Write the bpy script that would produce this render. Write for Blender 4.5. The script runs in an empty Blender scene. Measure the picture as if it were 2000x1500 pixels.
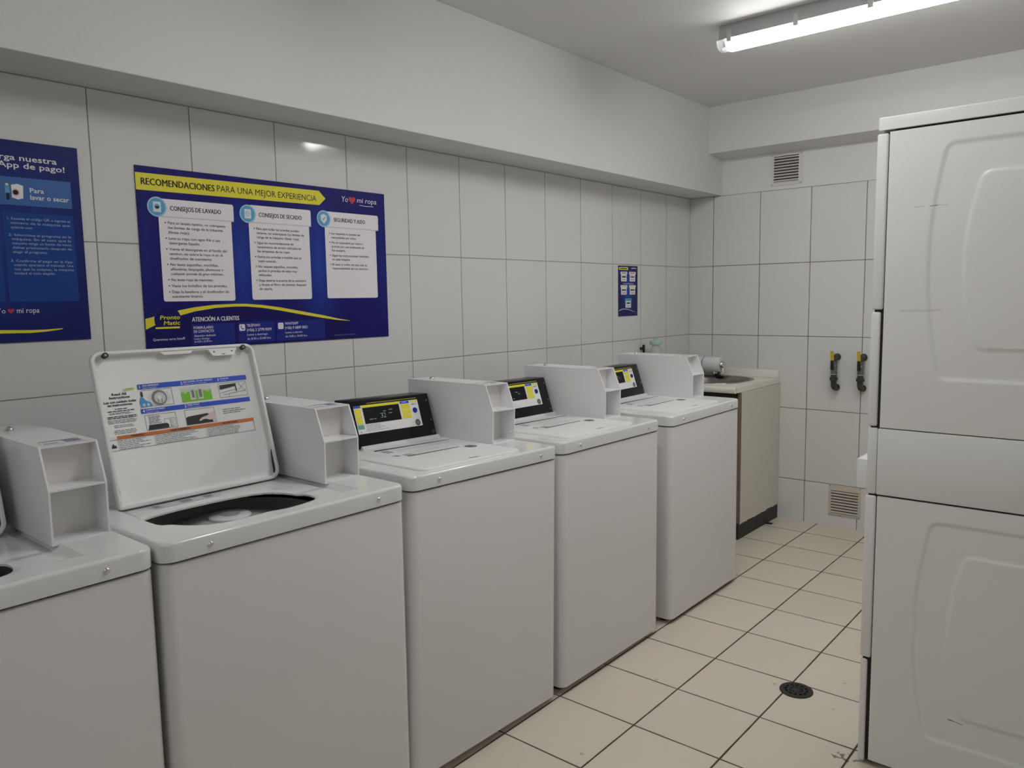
import bpy, bmesh, math, random
from mathutils import Vector, Matrix

S = bpy.context.scene
COL = S.collection
PI = math.pi

# ------------------------------------------------------------------ camera, world, exposure
cam_d = bpy.data.cameras.new('camera')
cam = bpy.data.objects.new('camera', cam_d)
COL.objects.link(cam)
S.camera = cam
cam_d.sensor_fit = 'HORIZONTAL'
cam_d.sensor_width = 36.0
cam_d.lens = 36.0 * 1511.74 / 2000.0
cam_d.clip_start = 0.02
_yaw, _pit, _rol = 0.7023, -0.1098, -0.0169
_f = Vector((-math.sin(_yaw) * math.cos(_pit), math.cos(_yaw) * math.cos(_pit), math.sin(_pit)))
_r = Vector((math.cos(_yaw), math.sin(_yaw), 0))
_u = _r.cross(_f)
_r2 = math.cos(_rol) * _r + math.sin(_rol) * _u
_u2 = -math.sin(_rol) * _r + math.cos(_rol) * _u
_m = Matrix((_r2, _u2, -_f)).transposed().to_4x4()
_m.translation = Vector((2.4775, -4.8012, 1.4245))
cam.matrix_world = _m

world = bpy.data.worlds.new('world')
S.world = world
world.use_nodes = True
world.node_tree.nodes['Background'].inputs[0].default_value = (0.6, 0.62, 0.65, 1)
world.node_tree.nodes['Background'].inputs[1].default_value = 0.15
S.view_settings.view_transform = 'Standard'
S.view_settings.look = 'None'
S.view_settings.gamma = 1.0
S.view_settings.exposure = 0.0
S.view_settings.use_curve_mapping = False
LAMP_STRENGTH = 27.5
LAMP_COLOR = (0.99, 0.99, 0.985)

# ------------------------------------------------------------------ materials
def mat(name, col, rough=0.5, metal=0.0, emit=None, strength=0.0, trans=0.0, spec=0.5, noise=0.0, nscale=6.0, bump=0.0, bscale=200.0, coat=0.0, alpha=1.0):
    m = bpy.data.materials.new(name)
    m.use_nodes = True
    nt = m.node_tree
    b = nt.nodes['Principled BSDF']
    c = tuple(col) + (1.0,)
    b.inputs['Base Color'].default_value = c
    b.inputs['Roughness'].default_value = rough
    b.inputs['Metallic'].default_value = metal
    b.inputs['Specular IOR Level'].default_value = spec
    b.inputs['Transmission Weight'].default_value = trans
    b.inputs['Coat Weight'].default_value = coat
    b.inputs['Alpha'].default_value = alpha
    if emit:
        b.inputs['Emission Color'].default_value = tuple(emit) + (1.0,)
        b.inputs['Emission Strength'].default_value = strength
    tc = nt.nodes.new('ShaderNodeTexCoord')
    if noise > 0:
        n = nt.nodes.new('ShaderNodeTexNoise')
        n.inputs['Scale'].default_value = nscale
        n.inputs['Detail'].default_value = 4
        nt.links.new(tc.outputs['Object'], n.inputs['Vector'])
        mx = nt.nodes.new('ShaderNodeMix')
        mx.data_type = 'RGBA'
        mx.inputs[6].default_value = tuple(max(0, x * (1 - noise)) for x in col) + (1,)
        mx.inputs[7].default_value = tuple(min(1, x * (1 + noise)) for x in col) + (1,)
        nt.links.new(n.outputs['Fac'], mx.inputs[0])
        nt.links.new(mx.outputs[2], b.inputs['Base Color'])
    if bump > 0:
        n2 = nt.nodes.new('ShaderNodeTexNoise')
        n2.inputs['Scale'].default_value = bscale
        n2.inputs['Detail'].default_value = 3
        nt.links.new(tc.outputs['Object'], n2.inputs['Vector'])
        bp = nt.nodes.new('ShaderNodeBump')
        bp.inputs['Strength'].default_value = bump
        bp.inputs['Distance'].default_value = 0.002
        nt.links.new(n2.outputs['Fac'], bp.inputs['Height'])
        nt.links.new(bp.outputs['Normal'], b.inputs['Normal'])
    return m


class NT:
    """tiny helper for math node chains"""
    def __init__(s, nt):
        s.nt = nt

    def _in(s, node, i, v):
        if isinstance(v, (int, float)):
            node.inputs[i].default_value = v
        else:
            s.nt.links.new(v, node.inputs[i])

    def m(s, op, a, b=0.0, c=0.0):
        n = s.nt.nodes.new('ShaderNodeMath')
        n.operation = op
        s._in(n, 0, a)
        s._in(n, 1, b)
        s._in(n, 2, c)
        return n.outputs[0]

    def mix(s, f, a, b):
        n = s.nt.nodes.new('ShaderNodeMix')
        n.data_type = 'RGBA'
        s._in(n, 0, f)
        for i, v in ((6, a), (7, b)):
            if isinstance(v, tuple):
                n.inputs[i].default_value = v + (1,) if len(v) == 3 else v
            else:
                s.nt.links.new(v, n.inputs[i])
        return n.outputs[2]


def tile_mat(name, ax_a, off_a, size_a, ax_b, off_b, size_b, col, grout, gw, rough, var=0.03, plain_above=None, plain_col=None, grout_b=None, speck=None):
    m = bpy.data.materials.new(name)
    m.use_nodes = True
    nt = m.node_tree
    b = nt.nodes['Principled BSDF']
    k = NT(nt)
    geo = nt.nodes.new('ShaderNodeNewGeometry')
    sep = nt.nodes.new('ShaderNodeSeparateXYZ')
    nt.links.new(geo.outputs['Position'], sep.inputs[0])
    pa, pb = sep.outputs[ax_a], sep.outputs[ax_b]
    # grout lines wander by a millimetre or so
    wn = nt.nodes.new('ShaderNodeTexNoise')
    wn.inputs['Scale'].default_value = 3.0
    nt.links.new(geo.outputs['Position'], wn.inputs['Vector'])
    wob = k.m('MULTIPLY', k.m('SUBTRACT', wn.outputs['Fac'], 0.5), 0.004)
    ua = k.m('DIVIDE', k.m('ADD', k.m('SUBTRACT', pa, off_a), wob), size_a)
    ub = k.m('DIVIDE', k.m('ADD', k.m('SUBTRACT', pb, off_b), wob), size_b)
    ia, ib = k.m('FLOOR', ua), k.m('FLOOR', ub)

    def dist(u, size):
        fr = k.m('FRACT', u)
        return k.m('MULTIPLY', k.m('MINIMUM', fr, k.m('SUBTRACT', 1.0, fr)), size)
    da, db = dist(ua, size_a), dist(ub, size_b)
    wn2 = nt.nodes.new('ShaderNodeTexNoise')
    wn2.inputs['Scale'].default_value = 9.0
    nt.links.new(geo.outputs['Position'], wn2.inputs['Vector'])
    gwv = k.m('MULTIPLY', k.m('ADD', wn2.outputs['Fac'], 0.5), gw / 2)

    def line(d):
        return k.m('SUBTRACT', 1.0, k.m('SMOOTH_MIN', k.m('MAXIMUM', k.m('DIVIDE', k.m('SUBTRACT', d, gwv), 0.0012), 0.0), 1.0, 0.1))
    la, lb = k.m('MAXIMUM', line(da), 0.0), k.m('MAXIMUM', line(db), 0.0)
    # per tile tone
    cmb = nt.nodes.new('ShaderNodeCombineXYZ')
    nt.links.new(ia, cmb.inputs[0])
    nt.links.new(ib, cmb.inputs[1])
    wh = nt.nodes.new('ShaderNodeTexWhiteNoise')
    wh.noise_dimensions = '2D'
    nt.links.new(cmb.outputs[0], wh.inputs['Vector'])
    c0 = tuple(x * (1 - var) for x in col)
    c1 = tuple(min(1, x * (1 + var)) for x in col)
    tone = k.mix(wh.outputs['Value'], c0, c1)
    mott = nt.nodes.new('ShaderNodeTexNoise')
    mott.inputs['Scale'].default_value = 14.0
    mott.inputs['Detail'].default_value = 6
    nt.links.new(geo.outputs['Position'], mott.inputs['Vector'])
    tone = k.mix(k.m('MULTIPLY', mott.outputs['Fac'], var * 2.5), tone, tuple(x * 0.72 for x in col))
    if speck:
        vn = nt.nodes.new('ShaderNodeTexVoronoi')
        vn.inputs['Scale'].default_value = 7.0
        nt.links.new(geo.outputs['Position'], vn.inputs['Vector'])
        sn = nt.nodes.new('ShaderNodeTexNoise')
        sn.inputs['Scale'].default_value = 70.0
        nt.links.new(geo.outputs['Position'], sn.inputs['Vector'])
        dd = k.m('ADD', vn.outputs['Distance'], k.m('MULTIPLY', k.m('SUBTRACT', sn.outputs['Fac'], 0.5), 0.12))
        sp = k.m('MULTIPLY', k.m('LESS_THAN', dd, 0.05), 0.45)
        tone = k.mix(sp, tone, speck)
    if speck:
        cn = nt.nodes.new('ShaderNodeTexNoise')
        cn.inputs['Scale'].default_value = 55.0
        cn.inputs['Detail'].default_value = 5
        nt.links.new(geo.outputs['Position'], cn.inputs['Vector'])
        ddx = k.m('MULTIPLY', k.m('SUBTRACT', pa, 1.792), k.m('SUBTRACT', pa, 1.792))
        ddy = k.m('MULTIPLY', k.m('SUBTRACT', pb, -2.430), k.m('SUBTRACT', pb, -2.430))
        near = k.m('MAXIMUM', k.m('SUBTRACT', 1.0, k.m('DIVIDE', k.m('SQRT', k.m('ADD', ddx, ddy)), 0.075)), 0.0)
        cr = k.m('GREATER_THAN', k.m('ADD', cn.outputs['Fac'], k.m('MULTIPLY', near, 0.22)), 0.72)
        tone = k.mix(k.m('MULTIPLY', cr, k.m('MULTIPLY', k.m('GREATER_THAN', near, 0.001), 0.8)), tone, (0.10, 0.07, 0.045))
    gl = k.m('MAXIMUM', la, lb)
    colr = k.mix(la, tone, grout)
    colr = k.mix(lb, colr, grout_b or grout)
    rgh = k.m('ADD', k.m('MULTIPLY', gl, 0.8 - rough), rough)
    if plain_above is not None:
        up = k.m('GREATER_THAN', sep.outputs[2], plain_above)
        colr = k.mix(up, colr, plain_col)
        gl = k.m('MULTIPLY', gl, k.m('SUBTRACT', 1.0, up))
        rgh = k.m('ADD', k.m('MULTIPLY', rgh, k.m('SUBTRACT', 1.0, up)), k.m('MULTIPLY', up, 0.6))
    nt.links.new(colr, b.inputs['Base Color'])
    nt.links.new(rgh, b.inputs['Roughness'])
    bp = nt.nodes.new('ShaderNodeBump')
    bp.inputs['Strength'].default_value = 0.6
    bp.inputs['Distance'].default_value = 0.0025
    ln = nt.nodes.new('ShaderNodeTexNoise')
    ln.inputs['Scale'].default_value = 5.0
    nt.links.new(geo.outputs['Position'], ln.inputs['Vector'])
    hgt = k.m('ADD', k.m('SUBTRACT', 1.0, gl), k.m('MULTIPLY', ln.outputs['Fac'], 0.5))
    nt.links.new(hgt, bp.inputs['Height'])
    nt.links.new(bp.outputs['Normal'], b.inputs['Normal'])
    return m


U = 0.316
WH = 0.4506
ROW0 = 1.6145
M = {}
M['tile_left'] = tile_mat('left_wall_tile', 1, -1.0188 * U, U, 2, ROW0, WH, (0.77, 0.765, 0.75), (0.27, 0.25, 0.205), 0.0022, 0.08, 0.015, grout_b=(0.34, 0.33, 0.29))
M['tile_back'] = tile_mat('back_wall_tile', 0, 0.534 * U, U, 2, ROW0, WH, (0.79, 0.785, 0.77), (0.20, 0.185, 0.165), 0.0030, 0.09, 0.015, 2.0655, (0.79, 0.785, 0.765))
M['tile_rear'] = tile_mat('rear_wall_tile', 0, 0.1, U, 2, ROW0, WH, (0.80, 0.795, 0.775), (0.2, 0.19, 0.17), 0.003, 0.13, 0.015, 2.0655, (0.79, 0.785, 0.765))
M['tile_right'] = tile_mat('right_wall_tile', 1, 0.1, U, 2, ROW0, WH, (0.80, 0.795, 0.775), (0.2, 0.19, 0.17), 0.003, 0.13, 0.015, 2.0655, (0.79, 0.785, 0.765))
M['floor'] = tile_mat('floor_tile', 0, 2.8027 * U, 0.9704 * U, 1, -0.7247 * U, 0.9704 * U, (0.76, 0.685, 0.575), (0.070, 0.048, 0.030), 0.0048, 0.42, 0.03, grout_b=(0.10, 0.072, 0.048), speck=(0.30, 0.26, 0.21))
M['paint'] = mat('wall_paint', (0.75, 0.745, 0.728), 0.55, noise=0.015, nscale=2.0, bump=0.25, bscale=60)
M['ceiling'] = mat('ceiling_paint', (0.78, 0.775, 0.76), 0.6, noise=0.03, nscale=1.5, bump=0.3, bscale=50)
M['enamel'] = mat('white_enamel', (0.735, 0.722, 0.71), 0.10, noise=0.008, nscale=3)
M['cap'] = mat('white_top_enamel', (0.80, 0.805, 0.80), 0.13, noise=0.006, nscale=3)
M['lidp'] = mat('white_lid_enamel', (0.83, 0.83, 0.825), 0.42, noise=0.006, nscale=3)
M['box'] = mat('white_coin_box_paint', (0.88, 0.88, 0.89), 0.22, noise=0.008, nscale=3)
M['inner'] = mat('bare_inner_plate', (0.88, 0.85, 0.83), 0.35, noise=0.05, nscale=8)
M['black'] = mat('black_plastic', (0.012, 0.012, 0.013), 0.32)
M['blackgloss'] = mat('black_console', (0.008, 0.008, 0.009), 0.25, spec=0.22)
M['rubber'] = mat('black_rubber', (0.02, 0.02, 0.02), 0.6)
M['greyplastic'] = mat('grey_plastic', (0.30, 0.31, 0.31), 0.45)
M['basket'] = mat('grey_basket', (0.86, 0.86, 0.855), 0.4)
M['ring'] = mat('grey_tub_cone', (0.56, 0.56, 0.555), 0.4)
M['whiteplastic'] = mat('white_plastic', (0.82, 0.82, 0.83), 0.35)
M['chrome'] = mat('chrome', (0.75, 0.75, 0.74), 0.12, 1.0)
M['steel'] = mat('brushed_steel', (0.30, 0.29, 0.27), 0.30, 1.0, noise=0.1, nscale=30)
M['p_blue'] = mat('print_blue', (0.02, 0.075, 0.55), 0.45)
M['p_orange'] = mat('print_orange', (0.62, 0.17, 0.03), 0.45)
M['p_green'] = mat('print_green', (0.20, 0.55, 0.03), 0.45)
M['p_lime'] = mat('print_lime', (0.50, 0.68, 0.25), 0.45)
M['p_cyan'] = mat('print_cyan', (0.05, 0.33, 0.68), 0.45)
M['p_black'] = mat('print_black', (0.02, 0.02, 0.022), 0.45)
M['p_grey'] = mat('print_grey', (0.20, 0.20, 0.205), 0.45)
M['p_lgrey'] = mat('print_light_grey', (0.62, 0.63, 0.63), 0.45)
M['p_white'] = mat('print_white', (0.84, 0.83, 0.84), 0.4)
M['p_skin'] = mat('print_skin', (0.72, 0.58, 0.52), 0.45)
M['p_yellow'] = mat('print_yellow', (0.86, 0.76, 0.03), 0.4)
M['p_panel'] = mat('print_panel', (0.92, 0.875, 0.91), 0.35)
M['p_ink'] = mat('print_ink', (0.022, 0.02, 0.035), 0.45, spec=0.2)
M['p_sky'] = mat('print_sky_blue', (0.10, 0.40, 0.68), 0.4)
M['p_rim'] = mat('print_pale_blue', (0.42, 0.62, 0.82), 0.4)
M['p_navy'] = mat('print_navy', (0.009, 0.007, 0.12), 0.4, spec=0.2)
M['p_box'] = mat('print_box_blue', (0.014, 0.026, 0.24), 0.4, spec=0.2)
M['p_red'] = mat('print_red', (0.55, 0.03, 0.035), 0.4)
M['p_lilac'] = mat('print_lilac', (0.20, 0.20, 0.36), 0.4)
M['p_mint'] = mat('print_mint', (0.16, 0.42, 0.30), 0.4)
M['lcd'] = mat('lcd_glow', (0.3, 0.4, 0.38), 0.4, emit=(0.62, 0.78, 0.75), strength=0.16)
M['cream'] = mat('cream_laminate', (0.72, 0.69, 0.60), 0.4, noise=0.05, nscale=5)
M['counter'] = mat('cream_counter_laminate', (0.86, 0.835, 0.75), 0.35, noise=0.03, nscale=10)
M['chip'] = mat('raw_chipboard', (0.22, 0.165, 0.115), 0.8, noise=0.3, nscale=60)
M['darkwood'] = mat('dark_cabinet_inside', (0.035, 0.024, 0.017), 0.7, noise=0.4, nscale=12)
M['toekick'] = mat('black_toe_kick', (0.014, 0.014, 0.018), 0.5)
M['vent'] = mat('vent_plastic', (0.77, 0.755, 0.73), 0.5)
M['ventlow'] = mat('aged_vent_plastic', (0.66, 0.60, 0.52), 0.5)
M['ventdark'] = mat('vent_duct_dark', (0.075, 0.06, 0.05), 0.8)
M['pipe'] = mat('blackened_pipe', (0.045, 0.043, 0.038), 0.5, noise=0.3, nscale=50)
M['valvemetal'] = mat('valve_nickel', (0.22, 0.22, 0.21), 0.38, 0.8, noise=0.15, nscale=60)
M['valveyellow'] = mat('yellow_lever', (0.62, 0.47, 0.025), 0.45, noise=0.15, nscale=80)
M['housing'] = mat('lamp_housing_grey', (0.36, 0.38, 0.375), 0.45)
M['clip'] = mat('lamp_clip_grey', (0.46, 0.47, 0.46), 0.4)
M['clear'] = mat('clear_plastic', (0.93, 0.94, 0.94), 0.12, trans=0.9)
M['glow'] = mat('lamp_diffuser', (0.9, 0.9, 0.9), 0.4, emit=LAMP_COLOR, strength=LAMP_STRENGTH)
M['glow_fill'] = mat('fill_lamp_diffuser', (0.9, 0.9, 0.9), 0.4, emit=(0.95, 0.98, 1.0), strength=12.0)  # weaker glow for the added fill lamp
M['glow_mid'] = mat('mid_lamp_diffuser', (0.9, 0.9, 0.9), 0.4, emit=LAMP_COLOR, strength=34.0)
M['bottleclear'] = mat('clear_bottle_plastic', (0.62, 0.68, 0.64), 0.25, alpha=0.38)
M['bottlegreen'] = mat('pale_green_cap', (0.40, 0.62, 0.50), 0.4)
M['drain'] = mat('black_drain_iron', (0.013, 0.013, 0.013), 0.5, noise=0.3, nscale=80)
M['drainhole'] = mat('drain_void', (0.002, 0.002, 0.002), 0.9)
M['gap'] = mat('gap_shade', (0.012, 0.011, 0.010), 0.8)  # near-black, stands in for the shade inside gaps


def poster_mat(name, navy, blue, axis_pts, vlo, vhi):
    """printed background: navy with brighter vertical bands between the boxes (artwork of the print)"""
    m = bpy.data.materials.new(name)
    m.use_nodes = True
    nt = m.node_tree
    b = nt.nodes['Principled BSDF']
    b.inputs['Roughness'].default_value = 0.4
    b.inputs['Specular IOR Level'].default_value = 0.2
    k = NT(nt)
    tc = nt.nodes.new('ShaderNodeTexCoord')
    sep = nt.nodes.new('ShaderNodeSeparateXYZ')
    nt.links.new(tc.outputs['Object'], sep.inputs[0])
    tot = None
    for (u, w, a) in axis_pts:
        d = k.m('ABSOLUTE', k.m('SUBTRACT', sep.outputs[1], u))
        g = k.m('MULTIPLY', k.m('MAXIMUM', k.m('SUBTRACT', 1.0, k.m('DIVIDE', d, w)), 0.0), a)
        tot = g if tot is None else k.m('MAXIMUM', tot, g)
    dv = k.m('ABSOLUTE', k.m('SUBTRACT', sep.outputs[2], (vlo + vhi) / 2))
    gv = k.m('MAXIMUM', k.m('SUBTRACT', 1.0, k.m('DIVIDE', dv, (vhi - vlo) / 2)), 0.0)
    fac = k.m('MULTIPLY', tot, k.m('POWER', gv, 0.6))
    nt.links.new(k.mix(fac, navy, blue), b.inputs['Base Color'])
    return m


# ------------------------------------------------------------------ mesh helpers
def obj(name, bm, m, parent=None, smooth=None, loc=None):
    me = bpy.data.meshes.new(name)
    bmesh.ops.recalc_face_normals(bm, faces=bm.faces)
    bm.to_mesh(me)
    bm.free()
    ms = m if isinstance(m, (list, tuple)) else [m]
    for x in ms:
        me.materials.append(x)
    if smooth is not None:
        me.shade_smooth()
        me.set_sharp_from_angle(angle=math.radians(smooth))
    o = bpy.data.objects.new(name, me)
    COL.objects.link(o)
    if parent:
        o.parent = parent
    if loc:
        o.location = loc
    return o


def print_obj(name, bm, m, parent=None):
    """flat print: keep the winding given"""
    me = bpy.data.meshes.new(name)
    bm.to_mesh(me)
    bm.free()
    for x in (m if isinstance(m, (list, tuple)) else [m]):
        me.materials.append(x)
    o = bpy.data.objects.new(name, me)
    COL.objects.link(o)
    if parent:
        o.parent = parent
    return o


def thing(name, label, cat, loc=(0, 0, 0), group=None):
    o = bpy.data.objects.new(name, None)
    COL.objects.link(o)
    o.location = loc
    o.empty_display_size = 0.1
    o['label'] = label
    o['category'] = cat
    if group:
        o['group'] = group
    return o


def tag(o, label, cat, group=None):
    o['label'] = label
    o['category'] = cat
    if group:
        o['group'] = group
    return o


def structure(o):
    o['kind'] = 'structure'
    return o


def box(bm, x0, x1, y0, y1, z0, z1, r=0.0, seg=2):
    vs = [bm.verts.new(p) for p in ((x0, y0, z0), (x1, y0, z0), (x1, y1, z0), (x0, y1, z0), (x0, y0, z1), (x1, y0, z1), (x1, y1, z1), (x0, y1, z1))]
    fs = [bm.faces.new([vs[i] for i in q]) for q in ((3, 2, 1, 0), (4, 5, 6, 7), (0, 1, 5, 4), (1, 2, 6, 5), (2, 3, 7, 6), (3, 0, 4, 7))]
    if r > 0:
        es = list({e for f in fs for e in f.edges})
        bmesh.ops.bevel(bm, geom=es, offset=r, segments=seg, profile=0.5, affect='EDGES')
    return bm


def B():
    return bmesh.new()


def rrect(x0, x1, y0, y1, r, n=5):
    """rounded rectangle outline; r may be one radius or four (x0y0, x1y0, x1y1, x0y1)"""
    rs = r if isinstance(r, (tuple, list)) else (r,) * 4
    pts = []
    for (cx, cy, sx, sy, a0, rr) in ((x0, y0, 1, 1, PI, rs[0]), (x1, y0, -1, 1, 1.5 * PI, rs[1]), (x1, y1, -1, -1, 0, rs[2]), (x0, y1, 1, -1, 0.5 * PI, rs[3])):
        ox, oy = cx + sx * rr, cy + sy * rr
        if rr <= 1e-6:
            pts.append((cx, cy))
            continue
        for i in range(n + 1):
            a = a0 + 0.5 * PI * i / n
            pts.append((ox + rr * math.cos(a), oy + rr * math.sin(a)))
    return pts


def loft(bm, rings, cap0=True, cap1=True, close=True):
    rv = [[bm.verts.new(p) for p in ring] for ring in rings]
    n = len(rv[0])
    for a, b in zip(rv, rv[1:]):
        for i in range(n if close else n - 1):
            j = (i + 1) % n
            bm.faces.new((a[i], a[j], b[j], b[i]))
    if cap0:
        bm.faces.new(list(reversed(rv[0])))
    if cap1:
        bm.faces.new(rv[-1])
    return rv


def slab(bm, x0, x1, y0, y1, z0, z1, rp, re_top=0.0, re_bot=0.0, n=5):
    """rounded-plan slab with rolled edges, plan in xy"""
    rings = []
    rps = rp if isinstance(rp, (tuple, list)) else (rp,) * 4

    def ring(ins, z):
        return [(x, y, z) for x, y in rrect(x0 + ins, x1 - ins, y0 + ins, y1 - ins, [max(0.0008, r - ins) for r in rps], n)]
    if re_bot > 0:
        for i in range(4):
            a = 0.5 * PI * i / 4
            rings.append(ring(re_bot * (1 - math.sin(a)), z0 + re_bot * (1 - math.cos(a))))
    rings.append(ring(0, z0 + re_bot))
    if re_top > 0:
        for i in range(0, 5):
            a = 0.5 * PI * i / 4
            rings.append(ring(re_top * (1 - math.cos(a)), z1 - re_top + re_top * math.sin(a)))
    else:
        rings.append(ring(0, z1))
    loft(bm, rings)


def tube(bm, path, r, n=12, cap=True):
    P = [Vector(p) for p in path]
    rad = r if isinstance(r, (list, tuple)) else [r] * len(P)
    rings = []
    ref = None
    for i, p in enumerate(P):
        d = (P[min(i + 1, len(P) - 1)] - P[max(i - 1, 0)]).normalized()
        if ref is None:
            ref = Vector((0, 0, 1)) if abs(d.z) < 0.9 else Vector((1, 0, 0))
        a = d.cross(ref).normalized()
        b = a.cross(d).normalized()
        ref = b
        rings.append([tuple(p + rad[i] * (math.cos(t) * a + math.sin(t) * b)) for t in [2 * PI * j / n for j in range(n)]])
    loft(bm, rings, cap, cap)


def lathe(bm, prof, c=(0, 0, 0), axis='z', n=32, cap0=True, cap1=True):
    rings = []
    for (r, h) in prof:
        ring = []
        for j in range(n):
            t = 2 * PI * j / n
            a, b = r * math.cos(t), r * math.sin(t)
            if axis == 'z':
                q = (c[0] + a, c[1] + b, c[2] + h)
            elif axis == 'x':
                q = (c[0] + h, c[1] + a, c[2] + b)
            else:
                q = (c[0] + a, c[1] + h, c[2] + b)
            ring.append(q)
        rings.append(ring)
    loft(bm, rings, cap0, cap1)


def extr_y(bm, prof, y0, y1):
    """profile in xz extruded along y"""
    loft(bm, [[(x, y0, z) for x, z in prof], [(x, y1, z) for x, z in prof]])


def dome(bm, c, r, h, axis='x', n=14):
    prof = [(r, 0)] + [(r * math.cos(a), h * math.sin(a)) for a in (0.35, 0.7, 1.05, 1.35)] + [(r * 0.05, h)]
    lathe(bm, prof, c, axis, n)


class Frame:
    """printing frame: (u,v) on a surface, w off it"""
    def __init__(s, o, eu, ev):
        s.o, s.eu, s.ev = Vector(o), Vector(eu).normalized(), Vector(ev).normalized()
        s.en = s.eu.cross(s.ev)

    def p(s, u, v, w=0.0):
        return s.o + u * s.eu + v * s.ev + w * s.en


def poly(bm, fr, pts, w, mi=0):
    f = bm.faces.new([bm.verts.new(fr.p(u, v, w)) for u, v in pts])
    if f.normal.length == 0:
        f.normal_update()
    if f.normal.dot(fr.en) < 0:
        f.normal_flip()
    f.material_index = mi
    return f


def rect(bm, fr, u0, u1, v0, v1, w, mi=0, r=0.0):
    if r > 0:
        return poly(bm, fr, rrect(u0, u1, v0, v1, r, 4), w, mi)
    return poly(bm, fr, [(u0, v0), (u1, v0), (u1, v1), (u0, v1)], w, mi)


def circ(bm, fr, u, v, r, w, mi=0, n=28, sy=1.0):
    return poly(bm, fr, [(u + r * math.cos(2 * PI * i / n), v + r * sy * math.sin(2 * PI * i / n)) for i in range(n)], w, mi)


def outline(bm, fr, u0, u1, v0, v1, t, w, mi=0):
    rect(bm, fr, u0, u1, v0, v0 + t, w, mi)
    rect(bm, fr, u0, u1, v1 - t, v1, w, mi)
    rect(bm, fr, u0, u0 + t, v0 + t, v1 - t, w, mi)
    rect(bm, fr, u1 - t, u1, v0 + t, v1 - t, w, mi)


_tc = {}


def glyphs(s, bold):
    key = (s, bold)
    if key not in _tc:
        cu = bpy.data.curves.new('t', 'FONT')
        cu.body = s
        cu.resolution_u = 2
        cu.fill_mode = 'FRONT'
        cu.offset = bold
        o = bpy.data.objects.new('t', cu)
        me = bpy.data.meshes.new_from_object(o)
        vs = [(v.co.x, v.co.y) for v in me.vertices]
        fs = [tuple(p.vertices) for p in me.polygons]
        bpy.data.meshes.remove(me)
        bpy.data.objects.remove(o)
        bpy.data.curves.remove(cu)
        _tc[key] = (vs, fs)
    return _tc[key]


_cap = {}


def text(bm, fr, s, u, v, cap, w, width=None, mi=0, bold=0.0, slant=0.0, align='l', rise=0.0):
    """cap: height of a capital; width: total width the line is set to; v: baseline"""
    vs, fs = glyphs(s, bold)
    if not vs:
        return
    if 'H' not in _cap:
        hv, _ = glyphs('H', 0.0)
        _cap['H'] = max(y for x, y in hv)
    k = cap / _cap['H']
    x0, x1 = min(x for x, y in vs), max(x for x, y in vs)
    kx = width / (x1 - x0) if width else k
    wid = (x1 - x0) * kx
    du = {'l': 0, 'c': -wid / 2, 'r': -wid}[align]
    bv = []
    for x, y in vs:
        uu = (x - x0) * kx
        bv.append(bm.verts.new(fr.p(u + du + uu + slant * y * k, v + y * k + rise * uu, w)))
    for f in fs:
        try:
            g = bm.faces.new([bv[i] for i in f])
        except ValueError:
            continue
        g.normal_update()
        if g.normal.dot(fr.en) < 0:
            g.normal_flip()
        g.material_index = mi


def btext(bm, fr, s, u, v, cap, w, width, mi=0, e=0.0006, slant=0.0):
    """heavier lettering: the line is printed twice, a hair apart"""
    text(bm, fr, s, u, v, cap, w, width=width - e, mi=mi, slant=slant)
    text(bm, fr, s, u + e, v, cap, w + 0.00005, width=width - e, mi=mi, slant=slant)


def catmull(pts, n=10):
    out = []
    L = len(pts)
    for i in range(L):
        p0, p1, p2, p3 = pts[i - 1], pts[i], pts[(i + 1) % L], pts[(i + 2) % L]
        for j in range(n):
            t = j / n
            out.append(tuple(0.5 * (2 * p1[k] + (p2[k] - p0[k]) * t + (2 * p0[k] - 5 * p1[k] + 4 * p2[k] - p3[k]) * t * t + (3 * p1[k] - p0[k] - 3 * p2[k] + p3[k]) * t ** 3) for k in (0, 1)))
    return out


def inside(p, poly_):
    x, y = p
    r = False
    n = len(poly_)
    for i in range(n):
        (x0, y0), (x1, y1) = poly_[i], poly_[i - 1]
        if (y0 > y) != (y1 > y) and x < (x1 - x0) * (y - y0) / (y1 - y0) + x0:
            r = not r
    return r


def nearest(p, poly_):
    best, bq = 1e9, None
    n = len(poly_)
    for i in range(n):
        a, b = poly_[i - 1], poly_[i]
        dx, dy = b[0] - a[0], b[1] - a[1]
        L = dx * dx + dy * dy
        t = 0 if L == 0 else max(0, min(1, ((p[0] - a[0]) * dx + (p[1] - a[1]) * dy) / L))
        q = (a[0] + t * dx, a[1] + t * dy)
        d = (q[0] - p[0]) ** 2 + (q[1] - p[1]) ** 2
        if d < best:
            best, bq = d, q
    return math.sqrt(best), bq


def sstep(a, b, x):
    t = max(0.0, min(1.0, (x - a) / (b - a)))
    return t * t * (3 - 2 * t)


def copy_tree(o, parent=None):
    c = o.copy()
    COL.objects.link(c)
    if parent is not None:
        c.parent = parent
    for ch in list(o.children):
        copy_tree(ch, c)
    return c


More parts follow.
